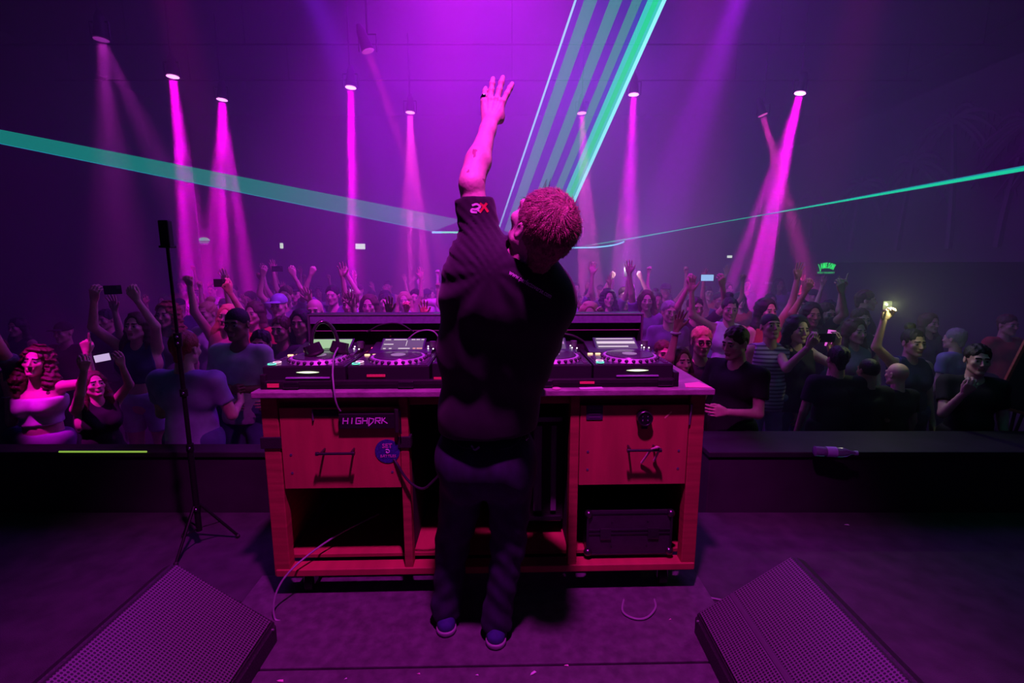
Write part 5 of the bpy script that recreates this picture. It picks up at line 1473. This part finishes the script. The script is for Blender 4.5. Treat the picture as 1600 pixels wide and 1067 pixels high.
def person(px, py, Y, face, hair, hcol, top, tcol, bottom, bcol, armA, armB, label, skin=0, fem=False, tilt=(0, 0, 0), s=None, group='people in the crowd', wide=1.0, hres=None):
    hp = atY(px, py, Y)
    hz = hp.z - DANCE_Z
    if s is None: s = hz / 1.615
    SC_.append((round(s, 2), px, py))
    X0, Y0 = hp.x, hp.y
    s = min(max(s, .80), 1.16)
    h = 0.0165 if Y < 4.6 else (0.020 if Y < 6.5 else 0.026)
    hh = 0.0062 if Y < 4.6 else (0.0085 if Y < 6.5 else 0.012)
    wsh = (.150 if fem else .172) * wide; wh = .095 * wide
    J = dict(pel=(0, .0, .93), waist=(0, -.005, 1.08), chest=(0, .005, 1.28), neck=(0, .02, 1.45), head=(0, -.005, 1.615))
    J = {k: np.array(v) for k, v in J.items()}
    arms = {}
    for sd, st in ((-1, armA), (1, armB)):
        U, Fd, hpz, bk = ARMS[st] if isinstance(st, str) else st
        U = unit((U[0] * sd, U[1], U[2])); Fd = unit((Fd[0] * sd, Fd[1], Fd[2]))
        sh = np.array([sd * wsh, .015, 1.395 + max(0, U[2]) * .045]); el = sh + U * .285; wr = el + Fd * .245
        Zh_ = Fd; B = {'back': (0, 1, 0), 'front': (0, -1, 0), 'out': (sd, 0, 0)}[bk]; B = np.array(B, float); B = B - Zh_ * (B @ Zh_)
        B = unit(B) if np.linalg.norm(B) > .1 else unit(np.cross(Zh_, (0, 0, 1))); T_ = np.cross(B, Zh_)
        if sd > 0: T_ = -T_
        arms[sd] = (sh, el, wr, basis(T_, B, Zh_), hpz, Fd)
    lo = np.array([-.30 * wide, -.22, 0.0]); hi = np.array([.30 * wide, .24, 1.60])
    for sd in arms:
        for q in arms[sd][1:3]: lo = np.minimum(lo, q - .09); hi = np.maximum(hi, q + .09)
    def trunk(f, g, k=.05, fl=1.35):
        n = (0, 1, 0)
        f.cap(J['pel'] - [wh * .75, 0, 0], J['pel'] + [wh * .75, 0, 0], .108 + g + (.012 if fem else 0), None, k, flat=(n, 1.05))
        f.cap(J['waist'] - [.05 * wide, 0, 0], J['waist'] + [.05 * wide, 0, 0], .100 * (.93 if fem else 1) + g, None, k, flat=(n, 1.05))
        f.cap(J['chest'] - [.075 * wide, 0, 0], J['chest'] + [.075 * wide, 0, 0], .112 + g, None, k, flat=(n, 1.05))
        f.cap(J['pel'], J['waist'], .11 + g, .10 + g, k); f.cap(J['waist'], J['chest'], .10 + g, .11 + g, k)
        for sd in (-1, 1):
            f.cap((sd * .07 * wide, 0, 1.30), arms[sd][0] - [sd * .02, 0, 0], .085 + g, .056 + g, k); f.cap((0, .018, 1.42), arms[sd][0], .055 + g, .050 + g, k * .7)
            if fem: f.ell((sd * .068, -.085, 1.255), (.058 + g,) * 3, .03)
    # body
    f = Field(lo, hi, h); trunk(f, -.006)
    f.cap((0, .02, 1.40), (0, .012, 1.53), .058, .054, .03)
    for sd in (-1, 1):
        sh, el, wr, M, hpz, Fd = arms[sd]
        f.cap(sh, el, .047 * wide ** .5, .038, .025); f.cap(el, wr, .038, .0255, .015); f.cap(wr, wr + Fd * .02, .025, .025, .01)
        f.cap((sd * wh, 0, .90), (sd * .105, -.01, .49), .083, .055, .03); f.cap((sd * .105, -.01, .49), (sd * .11, .02, .09), .053, .038, .02)
    bv, bf = f.mesh(); parts = [(bv, bf, 0)]
    R = rot3(*tilt)
    tv, tf, tm = get_head('f' if fem else 'm', hres or hh); hc = J['neck'] + [0, 0, .03] + R @ (J['head'] - J['neck'] - [0, 0, .03])
    v, ff = xform(tv, tf, R, hc); parts.append((v, ff, tm))
    for sd in (-1, 1):
        sh, el, wr, M, hpz, Fd = arms[sd]
        if hpz is None: continue
        v, ff = get_hand(hpz, hh); v, ff = xform(v, ff, M, wr + Fd * .01, .97); parts.append((v, ff, 0))
    V, F, MI = merge(parts)
    body = np_mesh('person', V * s, F, [SKINS[skin], M_eye, M_lip, M_brow], None, MI)
    body.location = (X0, Y0, DANCE_Z); body.rotation_euler = (0, 0, math.radians(face))
    tag(body, label, 'person', group)
    # keep the head on its spot when the neck tilts
    if hair:
        v, ff = get_hair(hair, max(hh, .0075)); v, ff = xform(v, ff, R, hc); np_mesh('hair' if hair != 'cap' else 'cap', v * s, ff, [HC[hcol]] if hair != 'cap' else [CL[hcol]], body)
    # clothes
    sleeve = {'tee': .62, 'tank': 0.0, 'long': 9, 'dress': 0.0, 'band': 0.0, 'crop': 0.0}[top]
    f = Field(np.array([-.36, -.24, .55]) * [wide, 1, 1] if sleeve < 9 else lo, np.array([.36, .26, 1.75]) * [wide, 1, 1] if sleeve < 9 else hi + [0, 0, .0], h * .9)
    if sleeve < 9:
        for sd in arms: pass
        lo2 = np.minimum(np.array([-.36 * wide, -.24, .55]), np.minimum(arms[-1][1], arms[1][1]) - .09); hi2 = np.maximum(np.array([.36 * wide, .26, 1.60]), np.maximum(arms[-1][1], arms[1][1]) + .09)
        f = Field(lo2, hi2, h * .9)
    trunk(f, .010, .05)
    if top not in ('crop', 'band'): f.cap(J['waist'], (0, 0, .84), .125 * wide, .140 * wide, .05, flat=((0, 1, 0), 1.05))
    for sd in (-1, 1):
        sh, el, wr, M, hpz, Fd = arms[sd]
        if sleeve >= 9: f.cap(sh, el, .062, .052, .03); f.cap(el, wr - Fd * .02, .052, .040, .02, cuts=[(wr - Fd * .015, Fd)])
        elif sleeve > 0:
            c = sh + (el - sh) * sleeve; f.cap(sh, el, .064, .058, .03, cuts=[(c, el - sh)])
    hem = {'tee': .86, 'tank': .86, 'long': .86, 'dress': .55, 'band': 1.10, 'crop': 1.12}[top]
    if top == 'dress': f.cap((0, 0, .9), (0, 0, .60), .15 * wide, .20 * wide, .06)
    f.displace(nz(17, abs(int(px)) % 50 + 1, .006))
    f.plane_cut((0, 0, hem), (0, 0, -1))
    if top in ('tank', 'dress', 'crop'):
        f.cap((0, -.08, 1.50), (0, -.12, 1.44), .085, .07, .01, mode='sub')
        for sd in (-1, 1): f.cap((sd * (wsh + .04), .0, 1.28), (sd * (wsh + .02), 0, 1.6), .065, None, .01, mode='sub')
    elif top == 'band': f.plane_cut((0, 0, 1.335), (0, 0, 1))
    else:
        f.cap((0, -.01, 1.46), (0, -.03, 1.6), .066, .08, .01, mode='sub')
        if label.find('V-neck') > 0: f.cap((0, -.16, 1.36), (0, -.10, 1.50), .02, .07, .01, mode='sub')
    v, ff = f.mesh(); np_mesh({'tee': 't_shirt', 'tank': 'tank_top', 'long': 'long_sleeved_shirt', 'dress': 'dress', 'band': 'strapless_top', 'crop': 'crop_top'}[top], v * s, ff, [CL[tcol]], body)
    if bottom:
        f = Field((-.30 * wide, -.24, .03), (.30 * wide, .24, 1.08), h)
        f.cap(J['pel'] - [wh * .8, 0, -.03], J['pel'] + [wh * .8, 0, .03], .120 + (.012 if fem else 0), None, .04, flat=((0, 1, 0), 1.05))
        zc = {'trousers': .06, 'shorts': .66, 'skirt': .48}[bottom]
        if bottom == 'skirt': f.cap((0, 0, .90), (0, 0, .45), .15, .21, .06)
        for sd in (-1, 1):
            f.cap((sd * wh, 0, .90), (sd * .105, -.01, .49), .100, .072, .03); f.cap((sd * .105, -.01, .49), (sd * .11, .02, .05), .070, .058, .02)
        f.displace(nz(20, 9, .005)); f.plane_cut((0, 0, zc), (0, 0, -1)); f.plane_cut((0, 0, 1.035), (0, 0, 1))
        v, ff = f.mesh(); np_mesh(bottom, v * s, ff, [CL[bcol]], body)
    f = Field((-.18, -.24, -.01), (.18, .14, .16), .014)
    for sd in (-1, 1):
        f.cap((sd * .11, .04, .05), (sd * .12, -.14, .038), .046, .038, .02)
    f.plane_cut((0, 0, .004), (0, 0, -1)); v, ff = f.mesh()
    # one mesh per shoe
    for sd in (-1, 1):
        keep = (v[ff].mean(1)[:, 0] * sd) > 0; ids = np.unique(ff[keep]); mp = -np.ones(len(v), int); mp[ids] = np.arange(len(ids))
        np_mesh('shoe', v[ids] * s, mp[ff[keep]], [SHOEM], body)
    # world matrices for held things
    c, sn = math.cos(math.radians(face)), math.sin(math.radians(face))
    def W(p): p = np.array(p) * s; return Vector((X0 + c * p[0] - sn * p[1], Y0 + sn * p[0] + c * p[1], DANCE_Z + p[2]))
    wd = {sd: W(arms[sd][2] + arms[sd][5] * .085) for sd in arms}
    body_info = dict(wr={sd: arms[sd][2] - arms[sd][5] * .02 for sd in arms}, o=body, hand=wd, W=W, s=s, face=face)
    return body_info
def phone(p, rz, label, lit=None, roll=0, size=(.075, .009, .15), front=None, tilt=0):
    """front: material of the side facing the camera (-y before turning)"""
    e = empty('smartphone', p, 0, label, 'phone', 'phones held up in the crowd', rot=(math.radians(tilt), math.radians(roll), math.radians(rz)))
    MB().box((0, 0, 0), size, bev=.003).build('body', M_phone, e)
    if front is not None: MB().box((0, -size[1] / 2 - .0005, 0), (size[0] * .9, .001, size[2] * .92)).build('screen', front, e)
    else:
        MB().box((-size[0] * .25, -size[1] / 2 - .001, size[2] * .36), (size[0] * .34, .003, size[2] * .18), bev=.001).build('camera_bump', mat('phone_camera', (.10, .10, .12), .15), e)
    if lit is not None: MB().sphere((-size[0] * .12, -size[1] / 2 - .002, size[2] * .30), .0075, seg=12, ring=8).build('flash_lamp', lit, e, True)
    return e
def glow(o, power, col):
    l = bpy.data.lights.new('flash_light', 'POINT'); l.energy = power; l.color = col; l.shadow_soft_size = .01
    q = bpy.data.objects.new('flash_light', l); COL.objects.link(q); q.parent = o; q.location = (-.008, -.07, .05)
def held(info, sd, label, dx=0, **k):
    return phone(info['hand'][sd] + Vector((dx, 0, .02)), k.pop('rz', 0), label, **k)
def held2(info, label, **k):
    return phone((info['hand'][-1] + info['hand'][1]) / 2 + Vector((0, 0, .02)), k.pop('rz', 0), label, **k)

D_ = 'trousers'
# ---- left of the booth, from the frame edge inwards
q = person(-14, 552, 3.55, 0, 'short', 'brown', 'tee', 'grey', D_, 'denim', 'down', ((.05, -.3, .6), (.35, -.5, .9), 'open', 'front'), 'person at the left frame edge, only a raised hand reaching in', 0)
q = person(52, 566, 3.50, 8, 'curly', 'brown', 'band', 'white', 'skirt', 'purple', ((.10, -.02, -.35), (-.12, -.10, 1), 'point', 'front'), ((1.0, -.15, .14), (.03, -.10, 1), 'point', 'front'), 'curly haired woman in white strapless top pointing up with both hands', 0, True, (10, -8, 6))
b = MB(); b.torus(q['W'](q['wr'][-1] / 1.0), .032, .005, None, 20, 6); tag(b.build('bracelet', mat('pale_bracelet', (.85, .7, .85), .3)), 'pale bracelet on the lifted wrist of the curly haired woman', 'bracelet')
q = person(148, 602, 3.50, 62, 'long', 'brown', 'dress', 'black', None, 'black', ((.10, -.6, .50), (-.05, -.45, .9), 'grip', 'front'), ((.10, -.6, .50), (-.35, -.45, .9), 'grip', 'front'), 'woman in black dress holding a phone above her face beside the curly woman', 0, True, (0, -12, 0))
held2(q, 'phone with pale glowing face held up by the woman in black', front=M_pscr, roll=80, tilt=-20, size=(.055, .009, .10))
q = person(212, 512, 4.3, 6, 'long', 'brown', 'crop', 'navy', 'shorts', 'lightdenim', 'phoneup', 'phoneup', 'woman in blue crop top and light shorts filming with both arms up', 0, True, (0, -10, 0))
held2(q, 'dark phone held high by the woman in light denim shorts', roll=88)
q = person(288, 546, 3.32, 176, 'short', 'red', 'tee', 'lightblue', D_, 'denim', 'front', 'front', 'broad man seen from behind in a pale blue T-shirt, behind the tripod pole', 0, False, (0, 4, 0), wide=1.22)
q = person(262, 492, 4.9, 0, 'curly', 'red', 'tee', 'grey', D_, 'denim', 'bent', 'down', 'curly auburn haired person partly hidden by the tripod pole', 0, True)
q = person(371, 507, 3.85, 0, 'buzz', 'black', 'tee', 'white', D_, 'denim', 'fold', 'fold', 'dark skinned man in a white V-neck T-shirt with folded arms', 2, False)
q = person(352, 497, 4.8, 4, 'long', 'blond', 'tank', 'pink', D_, 'denim', ((.25, -.3, .75), (-.05, -.2, 1), 'fist', 'back'), 'phoneup', 'pink lit woman holding a camera up behind the man in white', 0, True, (0, -8, 8))
held(q, 1, 'small dark camera held up by the pink lit woman', dx=-.05, roll=90, size=(.075, .02, .11))
q = person(324, 490, 5.3, -10, 'bun', 'blond', 'tee', 'white', D_, 'denim', 'down', 'down', 'person with pale hair tied up, left of the raised camera', 0, True)
q = person(408, 538, 4.0, 10, 'short', 'black', 'tee', 'leaf', D_, 'black', 'front', 'front', 'person in dark shirt with yellow leaf print just left of the booth', 1)
q = person(440, 515, 4.5, -5, 'short', 'brown', 'tee', 'darkgrey', D_, 'denim', 'down', 'down', 'dim man in dark grey T-shirt close to the left end of the players', 1)
q = person(436, 478, 5.6, 0, 'cap', 'lightblue', 'tee', 'purple', D_, 'denim', 'down', 'bent', 'man in pale cap and purple T-shirt left of the case hood', 0)
q = person(447, 462, 6.8, 5, 'short', 'brown', 'tee', 'grey', D_, 'denim', 'phoneup', 'phoneup', 'man holding a phone over his head far behind the pale cap', 0)
held2(q, 'dark phone held overhead with both hands behind the pale cap', roll=90)
q = person(398, 490, 5.4, -8, 'long', 'brown', 'tee', 'red', D_, 'denim', 'up', 'down', 'long haired person in red T-shirt with one open hand up left of the cap', 0, True)
q = person(470, 505, 4.6, 0, 'long', 'black', 'tank', 'black', D_, 'denim', 'down', 'down', 'dark haired woman in black tank top by the left corner of the hood', 1, True)
q = person(492, 486, 5.2, 8, None, 'black', 'tee', 'darkgrey', D_, 'denim', 'down', 'bent', 'bald man just above the left corner of the case hood', 0)
q = person(520, 462, 6.6, 0, 'short', 'black', 'tee', 'purple', D_, 'denim', 'peak', 'peak', 'man joining both hands overhead in a peak, left of the widest exit sign', 0)
q = person(548, 476, 5.6, -6, 'short', 'brown', 'tee', 'white', D_, 'denim', 'down', 'down', 'man with orange lit forehead above the left part of the hood', 0)
q = person(577, 478, 5.8, 4, 'long', 'brown', 'tank', 'black', D_, 'denim', 'up', 'down', 'woman with one spread hand raised straight above the hood', 0, True)
q = person(603, 474, 6.6, -4, 'short', 'black', 'long', 'grey', D_, 'denim', 'bent', 'down', 'man in grey long sleeves holding a small lit phone behind the hood', 0)
held(q, -1, 'tiny lit phone in the hand of the man in grey sleeves', front=M_pscr, roll=20, size=(.05, .009, .09))
q = person(557, 500, 4.4, 0, 'short', 'brown', 'tee', 'navy', D_, 'denim', ((.5, -.3, .75), (-.45, -.1, .8), 'fist', 'back'), 'fist', 'person hidden by the hood whose pink lit forearm crosses above it', 0, s=.86)
q = person(632, 470, 7.2, 6, 'long', 'blond', 'tank', 'white', D_, 'denim', 'down', 'up', 'blond woman with an arm up left of the performer, far back', 0, True)
q = person(655, 508, 4.4, 0, 'short', 'black', 'tee', 'black', D_, 'denim', 'up', 'down', 'person behind the hood with one bright pink raised arm', 0, s=.90)
q = person(676, 500, 4.9, 0, 'bun', 'brown', 'tank', 'pink', D_, 'denim', 'fist', 'bent', 'person with a fist up between the bright arm and the performer', 0, True, s=.90)
q = person(706, 512, 4.5, 0, 'short', 'brown', 'tee', 'grey', D_, 'denim', 'up', 'down', 'person with a bright pink spread hand touching the performer\'s outline', 0, s=.88)
q = person(700, 452, 8.2, -4, 'short', 'brown', 'tee', 'pink', D_, 'denim', 'bent', 'up', 'far person in pink with arm up beside the performer\'s sleeve', 0)
# ---- right of the performer
q = person(876, 474, 6.0, 4, 'short', 'brown', 'tee', 'pink', D_, 'denim', 'bent', 'down', 'person with pink face just right of the performer\'s shoulder', 0)
held(q, -1, 'pale blue lit phone right beside the performer\'s shoulder', front=M_pblue, roll=-10)
q = person(893, 462, 7.4, 0, 'buzz', 'black', 'tee', 'purple', D_, 'denim', 'down', 'up', 'man with shaved head and arm up right of the performer', 0)
q = person(921, 492, 5.0, -6, 'long', 'blond', 'tank', 'pink', D_, 'denim', 'down', 'down', 'pink lit blond woman with face just above the right part of the hood', 0, True)
q = person(950, 466, 7.0, 5, 'curly', 'black', 'tee', 'grey', D_, 'denim', 'up', 'up', 'curly haired person with both arms raised behind the right players', 0, True)
q = person(975, 462, 7.6, 0, 'short', 'brown', 'tee', 'darkgrey', D_, 'denim', 'peak', 'peak', 'person lifting a phone with white flash under the curved laser line', 0)
glow(held2(q, 'phone shining a white flash above the right players', lit=M_flashw), 5, (1.0, .8, 1.0))
q = person(990, 497, 5.0, 6, 'short', 'black', 'tank', 'black', D_, 'denim', ((.3, -.3, .5), (.35, -.1, .6), 'fist', 'back'), 'down', 'person with a glowing pink forearm above the right corner of the hood', 0, s=.9)
q = person(1010, 470, 6.4, -8, 'long', 'brown', 'tee', 'purple', D_, 'denim', 'up2', 'down', 'long haired person with one arm up right of the white flash', 0, True)
q = person(1046, 488, 5.5, 0, 'short', 'grey', 'tee', 'purple', D_, 'denim', 'down', 'down', 'tall grey haired man right beside the hood\'s right end', 0)
q = person(1086, 482, 5.6, 6, 'short', 'black', 'tee', 'black', D_, 'denim', 'phoneup', 'phoneup', 'man in black filming with a blue lit phone overhead', 1)
held2(q, 'blue lit phone held overhead by the man in black', front=M_pblue, roll=90)
q = person(1140, 484, 5.3, -12, 'bun', 'black', 'tank', 'white', D_, 'denim', 'wave', 'down', 'woman in white tank top waving a spread hand over her head', 1, True)
q = person(1096, 534, 3.95, -6, 'short', 'blond', 'tee', 'black', D_, 'denim', 'down', 'down', 'blond man with glasses and pink lit hair right of the booth', 0)
b = MB()
for sx in (-.031, .031): b.torus(q['W']((sx, -.116, 1.618)), .020, .003, Matrix.Rotation(math.pi / 2, 3, 'X'), 18, 5)
b.tube([q['W']((-.075, -.02, 1.62)), q['W']((-.05, -.112, 1.622)), q['W']((.05, -.112, 1.622)), q['W']((.075, -.02, 1.62))], .0022, 5)
tag(b.build('glasses', M_fix), 'dark framed glasses worn by the blond man', 'glasses')
q = person(1064, 566, 3.72, 10, 'long', 'brown', 'tank', 'darkgrey', D_, 'denim', ((.05, -.3, .55), (-.1, -.15, 1), 'open', 'back'), 'down', 'short woman with a wristband and one open hand up beside the booth', 0, True, (0, -6, 0))
tag(MB().torus(q['W'](q['wr'][-1]), .031, .010, None, 20, 6).build('wristband', mat('white_wristband', (.85, .8, .9), .5)), 'white paper wristband on the short woman\'s raised arm', 'wristband')
q = person(1036, 552, 4.15, 0, 'short', 'brown', 'tee', 'white', D_, 'denim', 'down', 'down', 'person in brightly lit white T-shirt half hidden by the right players', 0)
q = person(1152, 535, 3.62, -62, 'short', 'brown', 'tee', 'black', D_, 'black', 'front', 'front', 'broad man in black T-shirt turned left with his hands in front', 0, False, (0, 8, 0), wide=1.15)
q = person(1206, 512, 4.35, -4, 'buzz', 'black', 'tank', 'striped', D_, 'lightdenim', 'down', 'down', 'man in a striped tank top looking up behind the man in black', 1, False, (0, -14, 0))
q = person(1197, 486, 5.2, 10, 'long', 'black', 'tank', 'red', D_, 'denim', 'down', 'up', 'smiling woman with pink lit face above the striped tank top', 0, True)
q = person(1246, 515, 4.35, 4, 'long', 'black', 'tank', 'black', D_, 'denim', 'phone', 'phone', 'long haired woman holding a phone in front of her face with both hands', 0, True)
held2(q, 'black phone covering the long haired woman\'s face', roll=90)
q = person(1243, 478, 6.0, 0, None, 'black', 'tee', 'darkgrey', D_, 'denim', 'down', 'down', 'bald man behind the woman who hides her face with a phone', 0)
q = person(1268, 492, 5.2, -8, 'long', 'black', 'tee', 'black', D_, 'denim', 'phoneup', 'phoneup', 'dark haired person with arms bent over the head next to the pink face', 1, True)
q = person(1290, 492, 5.3, 6, 'short', 'brown', 'long', 'grey', D_, 'denim', 'down', 'down', 'person in grey scarf with a bright pink face under the green sign', 0)
q = person(1344, 500, 5.2, -6, 'short', 'brown', 'tank', 'darkgrey', D_, 'denim', 'horns', 'down', 'man throwing a horned hand straight up next to the green sign', 0)
q = person(1352, 470, 6.2, 65, 'short', 'brown', 'tee', 'darkgrey', D_, 'denim', 'down', 'down', 'tall person with orange lit face in profile left of the bright flash', 0)
q = person(1336, 518, 4.6, 4, 'long', 'brown', 'tank', 'grey', D_, 'denim', 'down', 'down', 'woman\'s face just above the bright phone screen', 0, True)
q3 = person(1309, 562, 3.85, 172, 'short', 'black', 'tee', 'black', D_, 'black', 'down', 'down', 'man in black with his back to the stage, left of the bright phone screen', 1, wide=1.15)
q3 = person(1357, 580, 3.80, 180, 'buzz', 'black', 'tee', 'black', D_, 'black', 'down', ((-.08, -.8, .25), (-.08, -.4, .9), 'grip', 'front'), 'man with cropped black hair seen from behind, middle of three dark backs', 1, wide=1.1)
q = person(1402, 586, 3.84, 190, None, 'black', 'tee', 'black', D_, 'black', 'down', 'down', 'bald man in black seen from behind, right of the cropped hair', 0, wide=1.1)
_p = phone(q3['hand'][1] + Vector((0, 0.02, .07)), 0, 'phone with a bright pink and white screen above the dark backs', front=M_pscr2, roll=8, size=(.078, .009, .155))
q = person(1427, 536, 4.12, -4, 'bun', 'black', 'tank', 'navy', D_, 'denim', ((.40, -.15, .30), (-.06, -.15, 1), 'grip', 'back'), 'down', 'woman in navy tank top smiling and holding up a phone with yellow flash', 0, True)
glow(held(q, -1, 'phone shining a strong yellow flash on the right', lit=M_flash), 2.6, (.85, 1.0, .45))
q = person(1492, 530, 4.9, 200, 'short', 'grey', 'tee', 'lightblue', D_, 'black', 'down', 'down', 'dim man in pale shirt turned away, behind the smoking man', 0)
q = person(1527, 562, 3.60, -24, 'short', 'black', 'tee', 'black', D_, 'black', 'mouth', 'down', 'short haired man with a hand at his mouth near the right frame edge', 0)
q = person(1574, 508, 5.4, 0, 'short', 'brown', 'tee', 'red', D_, 'black', 'down', 'down', 'dim person standing at the far right edge of the crowd', 1)
q = person(1452, 505, 5.8, 8, 'long', 'brown', 'tee', 'darkgrey', D_, 'black', 'down', 'down', 'dim long haired person right of the woman with the flash', 0, True)
q = person(100, 520, 5.2, 0, 'cap', 'black', 'tee', 'black', D_, 'black', 'down', 'down', 'dim man in black cap and black T-shirt behind the curly woman', 1)
q = person(166, 500, 5.6, 0, 'short', 'black', 'tee', 'darkgrey', D_, 'black', 'down', 'down', 'dim person behind the woman in black dress, left of the raised phone', 1)
q = person(28, 512, 5.8, 0, 'long', 'black', 'tank', 'black', D_, 'black', 'down', 'down', 'dim long haired person at the dark left edge behind the curly woman', 1, True)
# ---- dim rows at the back
R3 = random.Random(12)
rows = []
for Yr, n, x0, x1 in ((7.4, 17, 250, 1330), (8.8, 19, 235, 1290), (10.6, 22, 260, 1240)):
    for k in range(n):
        px = x0 + (x1 - x0) * (k + .5 + R3.uniform(-.3, .3)) / n
        if 720 < px < 860: continue
        rows.append((px, Yr + R3.uniform(-.3, .3)))
styles = ['up', 'down', 'down', 'fist', 'bent', 'down', 'down', 'up2', 'down', 'down', 'down']
SEEN = set()
for px, Yr in rows:
    sz = R3.uniform(.90, 1.07); z = DANCE_Z + 1.615 * sz
    # head height on the dance floor -> photo row
    dy, dz = Yr, z - CAM_Z
    c_, s_ = math.cos(PITCH), math.sin(PITCH)
    py = 533.5 - FPX * (dy * s_ + dz * c_) / (dy * c_ - dz * s_)
    fem = R3.random() < .5
    zone = ('beyond the tripod pole' if px < 330 else 'below the fanned beams' if px < 430 else 'below the exit signs' if px < 600 else "left of the performer" if px < 760 else
            "right of the performer" if px < 960 else 'below the thin right ray' if px < 1090 else 'below the brightest beams' if px < 1200 else 'near the green sign')
    row = 'near row' if Yr < 8.1 else ('middle row' if Yr < 9.7 else 'last row')
    for _ in range(60):
        hair = R3.choice(['long', 'curly', 'bun'] if fem else ['short', 'buzz', 'cap']); top = R3.choice(['tee', 'tank']); tc_ = R3.choice(['black', 'grey', 'white', 'navy', 'red', 'purple', 'pink'])
        a1, a2 = R3.choice(styles), R3.choice(styles)
        n_up = sum(x not in ('down',) for x in (a1, a2))
        lab = 'dancer with %s and %s %s, %s, %s, %s' % ({'long': 'long hair', 'curly': 'curls', 'bun': 'a bun', 'short': 'short hair', 'buzz': 'cropped hair', 'cap': 'a cap'}[hair], tc_, 'tank' if top == 'tank' else 'tee', ('arms down', 'one arm up', 'arms up')[n_up], row, zone)
        if lab not in SEEN: break
    SEEN.add(lab)
    person(px, py, Yr, R3.uniform(-15, 15), hair, 'black', top, tc_, D_, 'denim', a1, a2, lab, R3.choice([0, 0, 1, 2]), fem, group='hazy dancers at the back of the crowd')
print('scales', [x for x in SC_ if x[0] < .86 or x[0] > 1.12])

# framed board at the right edge, cup in the broad man's hand
e = empty('framed_board', (atY(1588, 600, 3.7).x, 3.7, DANCE_Z), 0, 'tilted dark board with orange frame at the right frame edge', 'board', rot=(0, 0, math.radians(-20)))
b = MB(); R_ = Matrix.Rotation(math.radians(14), 3, 'Y')
b.box((0.12, 0, 1.33), (0.34, .02, .62), rot=R_); b.build('panel', M_drape, e)
b = MB()
for sx in (-1, 1): b.box(Vector((0.12, -.005, 1.33)) + R_ @ Vector((sx * .17, 0, 0)), (.022, .03, .64), rot=R_, bev=.003)
for sz in (-1, 1): b.box(Vector((0.12, -.005, 1.33)) + R_ @ Vector((0, 0, sz * .31)), (.36, .03, .022), rot=R_, bev=.003)
b.build('frame', M_wood, e)
b = MB()
for sx, ty in ((-.14, -.1), (.2, -.1), (.05, .35)): b.tube([(0.10 + sx * .4, 0.02, 1.25), (0.05 + sx, ty, 0.01)], .012, 8)
b.build('easel_legs', M_fix, e)
print('part e', time.time() - T0)
